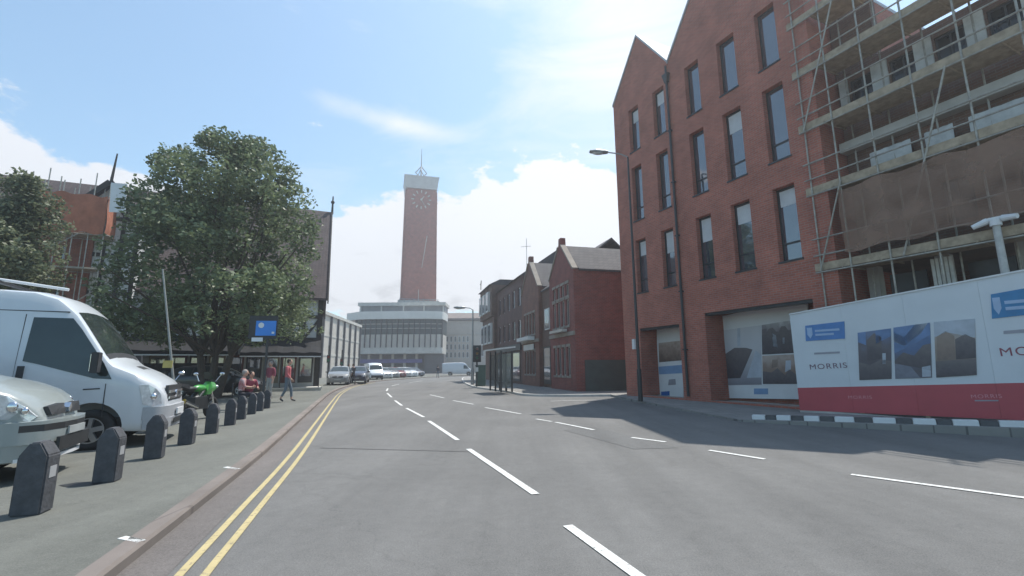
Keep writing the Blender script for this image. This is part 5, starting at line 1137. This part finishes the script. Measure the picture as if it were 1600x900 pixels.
# ---- generic hatchback body used for the silver car and the distant parked cars
def car_tum(z, belt=.92): return 0 if z < belt else .42*(z-belt)
ctop = [(-4.0, .85), (-3.95, 1.0), (-3.75, 1.28), (-3.4, 1.42), (-2.7, 1.47), (-2.1, 1.46), (-1.75, 1.40), (-1.0, 1.03), (-.85, .98), (-.45, .90), (-.15, .80), (-.03, .70), (.06, .56), (.09, .45)]
cbot = [(-4.0, .3), (-3.6, .22), (-.4, .2), (-.05, .2), (.09, .27)]
chalf = [(-4.0, .70), (-3.8, .80), (-3.2, .84), (-.9, .84), (-.4, .80), (-.1, .69), (.03, .56), (.09, .44)]
def make_car(loc, rz, paintm, label, group, kx=1.0, detail=False, scale=1.0, cat='car'):
    t = empty('parked_car', loc, rz, label, cat, group); t.scale = (scale,)*3
    xs = sorted(set([-4.0, -3.97, -3.9]+list(np.arange(-3.8, .0, .1 if detail else .2))+[-1.75, -1.0, 0, .04, .075, .09]))
    bd_ = loft_body(ctop, cbot, chalf, car_tum, xs, .06, .035).build('body', paintm, t); finish(bd_, [(-.78, .31), (-3.3, .31)], .37, yw=.45)
    for s in (-1, 1):
        b = MB(); side_panel(b, [(-1.95, .98), (-1.95, 1.36), (-1.74, 1.34), (-1.15, 1.03), (-1.15, .98)], chalf, car_tum, s, .006); side_panel(b, [(-2.85, 1.0), (-2.8, 1.38), (-2.0, 1.38), (-2.0, .98)], chalf, car_tum, s, .006); side_panel(b, [(-3.6, 1.05), (-3.35, 1.33), (-2.87, 1.37), (-2.92, 1.0)], chalf, car_tum, s, .006); b.build('side_window', M_VGLASS, t)
        b = MB(); side_panel(b, [(-.36, .84), (-.2, .8), (-.06, .69), (.02, .6), (-.02, .56), (-.24, .6)], chalf, car_tum, s, .016); h_ = b.build('headlight', M_LAMP, t)
        if detail:
            MB().ball((-.14, s*.735, .70), .05, .03, .05).build('bulb_reflector', M_CHROME, h_, smooth=True)
            MB().ball((-.05, s*.69, .66), .035, .03, .035).build('bulb_reflector', M_CHROME, h_, smooth=True)
        b = MB(); side_panel(b, [(-3.98, .75), (-3.95, 1.0), (-3.82, 1.0), (-3.8, .75)], chalf, car_tum, s, .012); b.build('tail_light', mat('tail_lens', (.3, .02, .02), .2), t)
        b = MB(); b.ball((-1.12, s*.95, 1.02), .08, .11, .07); b.build('wing_mirror', paintm, t, smooth=True)
        for x in (-.78, -3.3): wheel(t, x, s*.72, .30, .19, 5)
        if detail:
            b = MB()
            for x in (-1.12, -2.0): side_panel(b, [(x-.005, .3), (x-.005, .97), (x+.005, .97), (x+.005, .3)], chalf, car_tum, s, .002)
            b.build('panel_gap', M_DARKM, t)
            b = MB(); side_panel(b, [(-3.0, .42), (-3.0, .5), (-1.2, .5), (-1.2, .42)], chalf, car_tum, s, .02); b.build('side_moulding', M_BLACK, t)
    b = MB(); top_panel(b, ctop, chalf, car_tum, -1.72, -1.03, .02, .006, .035, 6, .06); b.build('windscreen', M_VGLASS, t, smooth=True)
    b = MB(); top_panel(b, ctop, chalf, car_tum, -3.9, -3.5, .04, .006, .035, 3, .06); b.build('rear_window', M_VGLASS, t, smooth=True)
    b = MB(); 
    for y0, y1 in ((-.40, -.06), (.06, .40)): b.add([(.085, y0, .60), (.1, y1 if y0 > 0 else y1, .60), (.07, y1, .70), (.04, y0, .68), (.0, y0, .6), (.0, y1, .6), (.0, y1, .7), (.0, y0, .68)], [(0, 1, 2, 3), (0, 4, 5, 1), (1, 5, 6, 2), (2, 6, 7, 3), (3, 7, 4, 0)])
    b.build('grille', M_BLACK, t)
    if detail:
        MB().prism([(0, .61), (.045, .655), (0, .70), (-.045, .655)], 'x', .06, .12).build('badge', M_CHROME, t)
    arc = [(-.22, -.80), (-.08, -.74), (.08, -.60), (.16, -.3), (.18, 0), (.16, .3), (.08, .60), (-.08, .74), (-.22, .80)]
    b = MB(); n = len(arc)
    for z0, z1, dx in ((.22, .36, .0), (.36, .56, .02)):
        b.add([(x+dx-.03*(z0 < .3), y, z0) for x, y in arc]+[(x+dx, y, z1) for x, y in arc]+[(x-.2, y*.9, z1+.01) for x, y in arc]+[(x-.2, y*.9, z0) for x, y in arc], [(i, i+1, n+i+1, n+i) for i in range(n-1)]+[(n+i, n+i+1, 2*n+i+1, 2*n+i) for i in range(n-1)]+[(3*n+i, 3*n+i+1, i+1, i) for i in range(n-1)]+[(0, n, 2*n, 3*n), (n-1, 4*n-1, 3*n-1, 2*n-1)])
    bu = b.build('bumper', paintm, t, smooth=True); bu.data.set_sharp_from_angle(angle=R(40))
    if detail:
        b = MB(); 
        for i in range(1, n-2): (xa_, ya_), (xb_, yb_) = arc[i], arc[i+1]; b.add([(xa_+.022, ya_, .47), (xb_+.022, yb_, .47), (xb_+.022, yb_, .53), (xa_+.022, ya_, .53), (xa_, ya_, .47), (xb_, yb_, .47), (xb_, yb_, .53), (xa_, ya_, .53)], [(0, 1, 2, 3), (7, 6, 5, 4), (4, 5, 1, 0), (3, 2, 6, 7)])
        b.build('rubbing_strip', M_BLACK, t)
        b = MB(); b.box(.17, .203, -.45, .45, .27, .40); b.build('lower_grille', M_BLACK, t)
        b = MB(); 
        for i in range(1, n-2): (xa_, ya_), (xb_, yb_) = arc[i], arc[i+1]; b.bar((xa_+.0, ya_*.95, .225), (xb_+.0, yb_*.95, .225), .03, .03)
        b.build('chin_spoiler', M_WHITE, t)
    MB().box(.195, .212, -.24, .24, .41, .48).build('number_plate', mat('dull_plate', (.36, .38, .38), .5), t)
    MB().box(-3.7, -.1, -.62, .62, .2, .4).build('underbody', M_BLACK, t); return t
P_SILVER = paint('silver_green_paint', (.27, .30, .295)); P_DARK = paint('dark_blue_paint', (.03, .035, .06)); P_SIL2 = paint('silver_paint', (.5, .51, .52)); P_BLACK = paint('black_paint', (.02, .02, .022)); P_RED = paint('maroon_paint', (.14, .03, .035)); P_WHITE = M_VAN; P_GREY = paint('grey_paint', (.2, .21, .22))
cN = Vector((-5.78, 5.36)); co = cN+kk*.80
silver = make_car((co.x+.12, co.y+.16, PZ-.02), th, P_SILVER, 'silver green hatchback with pointed headlights parked nose right beside the white van', None, detail=True, scale=1.06)
silver.scale = (1.1, 1.0, 1.3)
for c_ in silver.children:
    if c_.name.startswith('wheel'): c_.scale = (1, 1, 1.1/1.3); c_.location.z = .30*1.1/1.3
# dark car behind the bollards
p = G(402, 619, PZ); make_car((p.x, p.y+.4, PZ), R(14), P_BLACK, 'black car parked in shade between the motorcycle and the seated people', None)
# row of parked cars along the far left kerb
M_ = [(527, 602, P_GREY, -75, 'grey car with dark windows parked nearest the awning corner, first of the far row', 1),
      (556, 599, P_DARK, -78, 'dark blue car in the far row beside the white panel van', 1),
      (606, 592.5, P_SIL2, -50, 'silver estate right of the white panel van in the far row', 1), (617, 591.5, P_GREY, -50, 'grey car in the middle of the distant row of parked cars', 1), (628, 591, P_RED, -45, 'maroon car in the distant row between grey and silver cars', 1),
      (638, 590.3, P_SIL2, -45, 'bright silver car towards the right of the distant parked row', 1), (648, 589.6, P_WHITE, -40, 'white car second from the right end of the distant row', 1), (658, 589.2, P_DARK, -40, 'dark car at the right end of the distant parked row', 1)]
for x, y, pm, rz, lb, k in M_:
    p = G(x, y, .09 if x < 600 else 0); rzz = R(rz); make_car((p.x, p.y, p.z), rzz, pm, lb, 'cars parked along the far left kerb')
p = G(786, 600, .1); make_car((p.x+1.5, p.y+2, .1), R(180), P_SIL2, 'silver car seen through the bus shelter', None)
# far white vans
def small_van(loc, rz, label, paintm=M_VAN, scale=.95):
    t = empty('parked_van', loc, rz, label, 'van', 'white vans in the distance'); t.scale = (scale,)*3
    xs = sorted(set([-5.3, -5.24, -5.1]+list(np.arange(-4.8, -1.7, .4))+list(np.arange(-1.7, .2, .15))+[.2, .27])); tp_ = [(x, z*.86) for x, z in vtop]
    bd_ = loft_body(tp_, vbot, vhalf, van_tum, xs, .09, .05).build('body', paintm, t); finish(bd_, [(-.70, .36), (-3.9, .36)], .43)
    for s in (-1, 1):
        b = MB(); side_panel(b, [(-1.6, 1.25), (-1.58, 1.85), (-1.14, 1.85), (-.62, 1.25)], vhalf, van_tum, s, .006); b.build('side_window', M_VGLASS, t)
        for x in (-.7, -3.9): wheel(t, x, s*.87, .335, .22)
        b = MB(); side_panel(b, [(-.1, .9), (.1, .9), (.18, .7), (0, .66)], vhalf, van_tum, s, .012); b.build('headlight', M_LAMP, t)
    b = MB(); top_panel(b, tp_, vhalf, van_tum, -1.1, -.64, .04, .006, .05, 4, .09); b.build('windscreen', M_VGLASS, t); 
    MB().box(.15, .31, -.8, .8, .3, .6).build('bumper', M_DARKM, t); return t
p = G(571, 594, .09); small_van((p.x+.8, p.y+1.5, .09), R(-62), 'white panel van parked among the cars of the far left row', scale=.82)
p = G(731, 587.5); small_van((p.x+.6, p.y+2, 0), R(5), 'white van crossing the road end below the pale office', scale=.95)

# ================================================================== MOTORCYCLES
def motorcycle(loc, rz, fair, label):
    t = empty('motorcycle', loc, rz, label, 'motorcycle', 'motorcycles parked behind the bollards')     # x forward
    def wh(x, r_=.30, w=.12):
        q = empty('wheel', (x, 0, r_)); q.parent = t; b = MB(); N = 24; k = 6
        b.add([((r_-w/2+w/2*math.cos(2*math.pi*j/k))*math.cos(2*math.pi*i/N), w/2*math.sin(2*math.pi*j/k), (r_-w/2+w/2*math.cos(2*math.pi*j/k))*math.sin(2*math.pi*i/N)) for i in range(N) for j in range(k)], [(i*k+j, i*k+(j+1) % k, ((i+1) % N)*k+(j+1) % k, ((i+1) % N)*k+j) for i in range(N) for j in range(k)]); b.build('tyre', M_TYRE, q, smooth=True)
        b = MB(); b.tube((0, -.05, 0), (0, .05, 0), .05, .05, 10)
        for s in range(6): a = s*math.pi/3; b.bar((0, 0, 0), ((r_-w)*math.cos(a), 0, (r_-w)*math.sin(a)), .03, .03)
        b.tube((0, -.045, 0), (0, -.04, 0), .14, .14, 18); b.build('rim', M_RIM, q)
    wh(.72); wh(-.68, .31, .16)
    b = MB(); b.path([(.72, -.09, .3), (.5, -.09, .85)], .025, 8); b.path([(.72, .09, .3), (.5, .09, .85)], .025, 8); b.build('fork', M_CHROME, t)
    b = MB(); b.path([(-.68, .1, .31), (-.2, .1, .42), (.1, .1, .7), (.45, 0, .88)], .035, 8); b.path([(-.68, -.1, .31), (-.2, -.1, .42), (.1, -.1, .7), (.45, 0, .88)], .035, 8); b.box(-.25, .3, -.16, .16, .3, .62); b.ball((.05, 0, .48), .28, .17, .2); b.build('engine', M_DARKM, t)
    b = MB(); b.ball((.12, 0, .84), .26, .12, .10, 14, 9); b.build('fuel_tank', fair, t, smooth=True)
    b = MB(); prof = [(.30, .10, .66, .88), (.50, .13, .66, 1.04), (.72, .10, .76, .98), (.86, .04, .80, .88)]
    vs = []
    for x, w, z0, z1 in prof: vs += [(x, -w*.8, z0), (x, -w, (z0+z1)/2), (x, -w*.5, z1), (x, w*.5, z1), (x, w, (z0+z1)/2), (x, w*.8, z0)]
    b.add(vs, [(i*6+j, (i+1)*6+j, (i+1)*6+(j+1) % 6, i*6+(j+1) % 6) for i in range(3) for j in range(6)]+[(0, 1, 2, 3, 4, 5)[::-1], (18, 19, 20, 21, 22, 23)]); b.build('fairing', fair, t, bevel=.015)
    b = MB(); b.add([(.5, -.13, 1.08), (.5, .13, 1.08), (.38, .08, 1.28), (.38, -.08, 1.28), (.49, -.13, 1.08), (.49, .13, 1.08), (.37, .08, 1.28), (.37, -.08, 1.28)], [(0, 1, 2, 3), (7, 6, 5, 4), (0, 4, 5, 1), (1, 5, 6, 2), (2, 6, 7, 3), (3, 7, 4, 0)]); b.build('windshield', M_VGLASS, t)
    b = MB(); b.ball((.86, 0, .86), .06, .08, .05); b.build('headlight', M_LAMP, t, smooth=True)
    b = MB(); b.ball((-.28, 0, .84), .26, .13, .07); b.build('seat', M_BLACK, t, smooth=True)
    b = MB(); b.add([(-.4, -.12, .8), (-.4, .12, .8), (-.4, .1, .95), (-.4, -.1, .95), (-.95, -.05, .98), (-.95, .05, .98), (-.95, .04, 1.04), (-.95, -.04, 1.04)], [(3, 2, 1, 0), (4, 5, 6, 7), (0, 1, 5, 4), (1, 2, 6, 5), (2, 3, 7, 6), (3, 0, 4, 7)]); b.build('tail_unit', M_BLACK, t, bevel=.02)
    MB().box(-.98, -.95, -.04, .04, .94, 1.0).build('tail_light', mat('tail_lens', (.3, .02, .02)), t)
    b = MB(); b.bar((-.85, 0, .95), (-.98, 0, .68), .06, .03); b.build('mudguard', M_BLACK, t); b = MB(); b.add([(-1.0, -.12, .62), (-1.0, .12, .62), (-.95, .12, .82), (-.95, -.12, .82), (-.99, -.12, .62), (-.99, .12, .62), (-.94, .12, .82), (-.94, -.12, .82)], [(3, 2, 1, 0), (4, 5, 6, 7), (0, 1, 5, 4), (1, 2, 6, 5), (2, 3, 7, 6), (3, 0, 4, 7)]); b.build('number_plate', mat('yellow_plate', (.62, .50, .06), .5, 0, .05, 3), t)
    b = MB(); b.path([(.42, -.34, .98), (.48, -.1, 1.02), (.48, .1, 1.02), (.42, .34, .98)], .018, 6); b.build('handlebar', M_BLACK, t)
    for s in (-1, 1): b = MB(); b.tube((.45, s*.22, 1.0), (.5, s*.34, 1.2), .01); b.ball((.5, s*.36, 1.22), .025, .07, .045); b.build('mirror', M_CHROME, t)
    b = MB(); b.tube((-.1, -.14, .35), (-.75, -.2, .55), .04, .065, 10); b.build('exhaust', M_CHROME, t)
    b = MB(); b.tube((0, .12, .3), (-.1, .32, 0), .015); b.build('side_stand', M_DARKM, t); return t
P_GREEN = paint('green_fairing', (.05, .30, .05)); p = G(312, 652, PZ)
p = Vector((-.672*12.3, 12.3, PZ)); motorcycle(p, R(92), P_GREEN, 'bright green sports motorcycle with yellow rear plate behind the bollards').scale = (.97,)*3
p = Vector((-.748*10.8, 10.8, PZ)); motorcycle(p, R(125), P_BLACK, 'black motorcycle just right of the white van nose')

# ================================================================== SIGNS AND POLES
DS = 15.6; pB = Vector((-.529*DS, DS, PZ)); zS = lambda py: HCAM+(575.5-py)/720*DS
t = empty('parking_sign', pB, R(8), 'blue square parking sign with white disc on a dark pole before the tree', 'sign')
MB().tube((0, 0, 0), (0, 0, zS(497)), .04, .04, 8).build('post', M_DARKM, t)
MB().box(-.60, .30, -.06, -.042, zS(534), zS(498)).build('backing_board', M_BLACK, t)
sf = MB().box(-.38, .26, -.075, -.062, zS(529), zS(506)).build('sign_face', mat('bright_blue_sign', (.025, .20, .62), .4, 0, .05, 3), t)
b = MB(); b.tube((-.21, -.083, zS(513)), (-.21, -.076, zS(513)), .09, .09, 20); b.build('white_disc', M_WHITE, sf)
MB().box(.14, .22, -.083, -.076, zS(526), zS(523)).build('white_mark', M_WHITE, sf)
MB().box(-.48, -.13, -.075, -.062, zS(538), zS(532)).build('sub_plate', M_WHITE, t)
# slim leaning grey pole with a yellow plate
lp = Vector((-.706*13.0, 13.0, PZ)); t = empty('leaning_pole', lp, 0, 'slim grey leaning pole with a small yellow plate in front of the tree', 'pole')
top = Vector((-.775*13.0, 13.0, HCAM+(578-420)/720*13.0))-lp; MB().tube((0, 0, 0), top, .035, .022, 8).build('post', mat('dull_pole', (.25, .26, .25), .6, .2, .2, 5), t)
a = top*((HCAM+(576-568)/720*13.0-PZ)/top.z); MB().box(a.x-.2, a.x+.06, -.07, -.055, a.z-.1, a.z+.1).build('yellow_plate', mat('dull_yellow', (.50, .40, .12), .6), t)

# ================================================================== PEOPLE
def person(loc, rz, label, J, mats, hair=M_HAIR, H=1.7, bag=None, hairlen=0):
    """J: joint dict in fractions of height; x right, y forward"""
    t = empty('person', loc, rz, label, 'person')
    S = {'pelvis': (0, 0, .52), 'waist': (0, 0, .61), 'chest': (0, .0, .73), 'neck': (0, 0, .83), 'skull': (0, .01, .865),
         'shL': (-.105, 0, .80), 'elL': (-.13, -.02, .64), 'wrL': (-.13, .03, .50), 'haL': (-.13, .045, .455), 'shR': (.105, 0, .80), 'elR': (.13, -.02, .64), 'wrR': (.13, .03, .50), 'haR': (.13, .045, .455),
         'hiL': (-.052, 0, .50), 'knL': (-.055, .01, .28), 'anL': (-.055, -.02, .045), 'toL': (-.06, .07, .016), 'hiR': (.052, 0, .50), 'knR': (.055, .01, .28), 'anR': (.055, -.02, .045), 'toR': (.06, .07, .016)}
    S.update(J); names = list(S); Rr = dict(pelvis=.075, waist=.066, chest=.075, neck=.032, skull=.035, shL=.04, elL=.026, wrL=.018, haL=.02, hiL=.052, knL=.034, anL=.024, toL=.02)
    for k in list(Rr):
        if k.endswith('L'): Rr[k[:-1]+'R'] = Rr[k]
    E_ = [('pelvis', 'waist'), ('waist', 'chest'), ('chest', 'neck'), ('neck', 'skull')]+[(a+s, b_+s) for s in 'LR' for a, b_ in (('sh', 'el'), ('el', 'wr'), ('wr', 'ha'), ('hi', 'kn'), ('kn', 'an'), ('an', 'to'))]+[('chest', 'shL'), ('chest', 'shR'), ('pelvis', 'hiL'), ('pelvis', 'hiR')]
    me = bpy.data.meshes.new('sk'); me.from_pydata([tuple(c*H for c in S[k]) for k in names], [(names.index(a), names.index(b_)) for a, b_ in E_], [])
    o = bpy.data.objects.new('body', me); scene.collection.objects.link(o); md = o.modifiers.new('s', 'SKIN'); md.use_smooth_shade = True
    sv_ = me.skin_vertices[0].data
    for i, k in enumerate(names): sv_[i].radius = (Rr[k]*H*(1.25 if k in ('chest', 'waist', 'pelvis') else 1), Rr[k]*H); sv_[i].use_root = (k == 'pelvis')
    o.modifiers.new('u', 'SUBSURF').levels = 2
    dg = bpy.context.evaluated_depsgraph_get(); nm = bpy.data.meshes.new_from_object(o.evaluated_get(dg)); bpy.data.objects.remove(o)
    # head, fingers as extra surfaces of the same body mesh
    hc = Vector(S['skull'])*H+Vector((0, .012*H, .052*H)); X = MB(); X.ball(hc, .043*H, .052*H, .066*H, 16, 12); X.tube(hc+Vector((0, .045*H, .005*H)), hc+Vector((0, .064*H, -.012*H)), .005*H, .010*H, 6)
    for s in (-1, 1): X.ball(hc+Vector((s*.044*H, 0, 0)), .006*H, .011*H, .016*H, 6, 5)
    for s, q in ((-1, 'L'), (1, 'R')):
        hp = Vector(S['ha'+q])*H; d = (hp-Vector(S['wr'+q])*H).normalized(); a = Vector((0, 1, 0)) if abs(d.y) < .8 else Vector((0, 0, 1)); a = (a-d*a.dot(d)).normalized(); nrm = d.cross(a)
        for f, L in enumerate((.042, .047, .044, .034)):
            r0 = hp+a*(.018-.012*f)*H; X.tube(r0, r0+d*L*.55*H, .0055*H, .005*H, 5); X.tube(r0+d*L*.55*H, r0+d*L*H*.95+nrm*s*-.006*H, .005*H, .004*H, 5)
        X.tube(hp+a*.012*H-d*.015*H, hp+a*.032*H+d*.015*H, .0065*H, .005*H, 5)
    bm = bmesh.new(); bm.from_mesh(nm); nb = len(bm.faces); me2 = bpy.data.meshes.new('x'); me2.from_pydata(X.v, [], X.f); bm.from_mesh(me2)
    nm2 = bpy.data.meshes.new('body'); bm.faces.ensure_lookup_table()
    def seg(p):
        best = None
        for a, b_ in E_:
            A__, B__ = Vector(S[a])*H, Vector(S[b_])*H; ab = B__-A__; tt = max(0, min(1, (p-A__).dot(ab)/max(ab.length_squared, 1e-9))); dd = (p-(A__+ab*tt)).length
            if best is None or dd < best[0]: best = (dd, a, b_, tt)
        return best
    for i, f in enumerate(bm.faces):
        f.smooth = True
        if i >= nb: f.material_index = 0; continue
        _, a, b_, tt = seg(f.calc_center_median())
        if a[:2] in ('hi', 'kn') or b_[:2] == 'hi' or (a == 'pelvis' and tt < .45): mi = 2 if not (a[:2] == 'kn' and tt > mats.get('hem', .9)) else 0
        elif a[:2] == 'an': mi = 3
        elif b_ == 'skull' or (b_ == 'neck' and tt > .75): mi = 0
        elif a[:2] == 'wr' or (a[:2] == 'el' and tt > mats.get('cuff', .85)): mi = 0
        else: mi = 1
        f.material_index = mi
    bm.to_mesh(nm2); bm.free()
    for q in (M_SKIN, mats['top'], mats['legs'], mats.get('shoes', M_BLACK)): nm2.materials.append(q)
    bo = bpy.data.objects.new('body', nm2); scene.collection.objects.link(bo); bo.parent = t
    b = MB(); b.ball(hc+Vector((0, -.012*H, .015*H)), .049*H, .054*H, .062*H, 14, 9)
    if hairlen: b.ball(hc+Vector((0, -.035*H, -.035*H)), .04*H, .025*H, hairlen*H, 10, 7)
    b.build('hair', hair, t, smooth=True)
    b = MB()
    for s in (-1, 1): b.ball(hc+Vector((s*.018*H, .048*H, .008*H)), .006*H, .004*H, .004*H, 6, 5)
    b.tube(hc+Vector((-.012*H, .048*H, -.03*H)), hc+Vector((.012*H, .048*H, -.03*H)), .003*H, .003*H, 5); b.build('face_features', mat('eye_dark', (.05, .03, .03), .4), t)
    if bag: bag(t, S, H)
    return t
WALK = {'hiL': (-.05, .0, .5), 'knL': (-.055, .08, .29), 'anL': (-.055, .10, .05), 'toL': (-.06, .19, .025), 'knR': (.055, -.02, .28), 'anR': (.055, -.12, .075), 'toR': (.06, -.05, .02),
        'elL': (-.135, -.06, .65), 'wrL': (-.13, -.04, .51), 'haL': (-.13, -.02, .465), 'elR': (.135, .0, .65), 'wrR': (.13, .09, .53), 'haR': (.125, .12, .49)}
C_PINK = mat('pink_cardigan', (.50, .13, .14), .8, 0, .15, 6); C_JEAN = mat('grey_blue_trousers', (.12, .15, .18), .85, 0, .15, 8); C_DARK = mat('dark_clothes', (.03, .03, .04), .8, 0, .2, 6); C_RED = mat('red_patterned_top', (.42, .06, .06), .8, 0, .1, 9, col2=(.6, .5, .48)); C_MAR = mat('maroon_top', (.28, .06, .09), .8, 0, .15, 6); C_GREY = mat('grey_jacket', (.25, .26, .28), .8, 0, .1, 6); C_FAIR = mat('grey_hair', (.30, .27, .25), .8, 0, .2, 20)
def shoulder_bag(t, S, H):
    b = MB(); b.box(-.27*H/1.7, -.15*H/1.7, -.16, .12, .46*H, .60*H); bo = b.build('bag', M_BLACK, t, bevel=.02); MB().path([(-.2, -.05, .6*H), (-.18, 0, .82*H), (-.2, .05, .6*H)], .012).build('bag_strap', M_BLACK, bo)
P1 = G(447, 628, PZ); person(P1, R(-75), 'woman in pink cardigan and rolled grey trousers walking with a dark shoulder bag', WALK, dict(top=C_PINK, legs=C_JEAN, hem=.72, cuff=.85), H=1.72)
SIT = {'pelvis': (0, 0, .30), 'waist': (0, .01, .39), 'chest': (0, .03, .51), 'neck': (0, .04, .61), 'skull': (0, .05, .645), 'shL': (-.105, .03, .58), 'shR': (.105, .03, .58), 'elL': (-.14, .06, .44), 'elR': (.14, .06, .44), 'wrL': (-.09, .18, .40), 'wrR': (.09, .18, .42), 'haL': (-.07, .22, .41), 'haR': (.07, .22, .43),
       'hiL': (-.052, .01, .285), 'hiR': (.052, .01, .285), 'knL': (-.07, .25, .285), 'knR': (.07, .25, .285), 'anL': (-.07, .24, .045), 'anR': (.07, .27, .045), 'toL': (-.075, .34, .016), 'toR': (.075, .37, .016)}
def chair(loc, rz, label):
    t = empty('terrace_chair', loc, rz, label, 'chair', 'chairs on the inn terrace')
    MB().box(-.23, .23, -.2, .24, .41, .45).build('seat', M_DARKM, t); MB().box(-.22, .22, -.24, -.21, .5, .85).build('backrest', M_DARKM, t)
    for x in (-.2, .2):
        for y in (-.22, .2): MB().tube((x, y, 0), (x, y, .44 if y > 0 else .85), .014).build('leg', M_DARKM, t)
for (x, dist, tall, lb, top_, hair_, rz, seated, lc) in ((384, 15.6, 1.68, 'person in red and white patterned top sitting behind the eighth bollard', C_RED, C_FAIR, -60, True, 'dark chair under the person in the patterned top'), (397, 15.9, 1.6, 'person with grey hair and dark maroon top sitting right of the patterned top', C_MAR, M_HAIR, -120, True, 'dark chair under the person in the maroon top'),
                                                   (428, 20.3, 1.66, 'person in maroon top and pale trousers standing at the awning pole', C_MAR, C_FAIR, 160, False, None)):
    p = Vector(((x-800)/720*dist, dist, PZ))
    person(p+Vector((0, 0, .0 if seated else 0)), R(rz), lb, SIT if seated else {}, dict(top=top_, legs=C_DARK if seated else mat('pale_trousers', (.35, .34, .32), .8), cuff=.3), hair=hair_, H=tall)
    if seated: chair(p, R(rz), lc)
p = G(551, 601, .05); person(p, R(70), 'person in dark clothes walking on the road edge by the far cars', WALK, dict(top=C_DARK, legs=C_DARK), H=1.75)
p = G(543, 600, .09); person(p, R(-60), 'second pedestrian in grey jacket left of the dark clothed walker', WALK, dict(top=C_GREY, legs=C_DARK), H=1.68)
p = G(684, 590.5, .0); person(p, R(20), 'distant pedestrian at the foot of the market hall corner', WALK, dict(top=C_DARK, legs=C_JEAN), H=1.7)

# ================================================================== HAZE in the air over the street
b = MB().box(-175, 190, -60, 260, -1.0, 75); hz = b.build('haze', []); hm = bpy.data.materials.new('haze_air'); hm.use_nodes = True; nt = hm.node_tree
for n_ in list(nt.nodes):
    if n_.type == 'BSDF_PRINCIPLED': nt.nodes.remove(n_)
pv = nt.nodes.new('ShaderNodeVolumePrincipled'); pv.inputs['Color'].default_value = (.93, .95, 1, 1); pv.inputs['Density'].default_value = .0019; pv.inputs['Anisotropy'].default_value = .45
nt.links.new(pv.outputs[0], nt.nodes['Material Output'].inputs['Volume']); hz.data.materials.clear(); hz.data.materials.append(hm); tag(hz, kind='stuff')
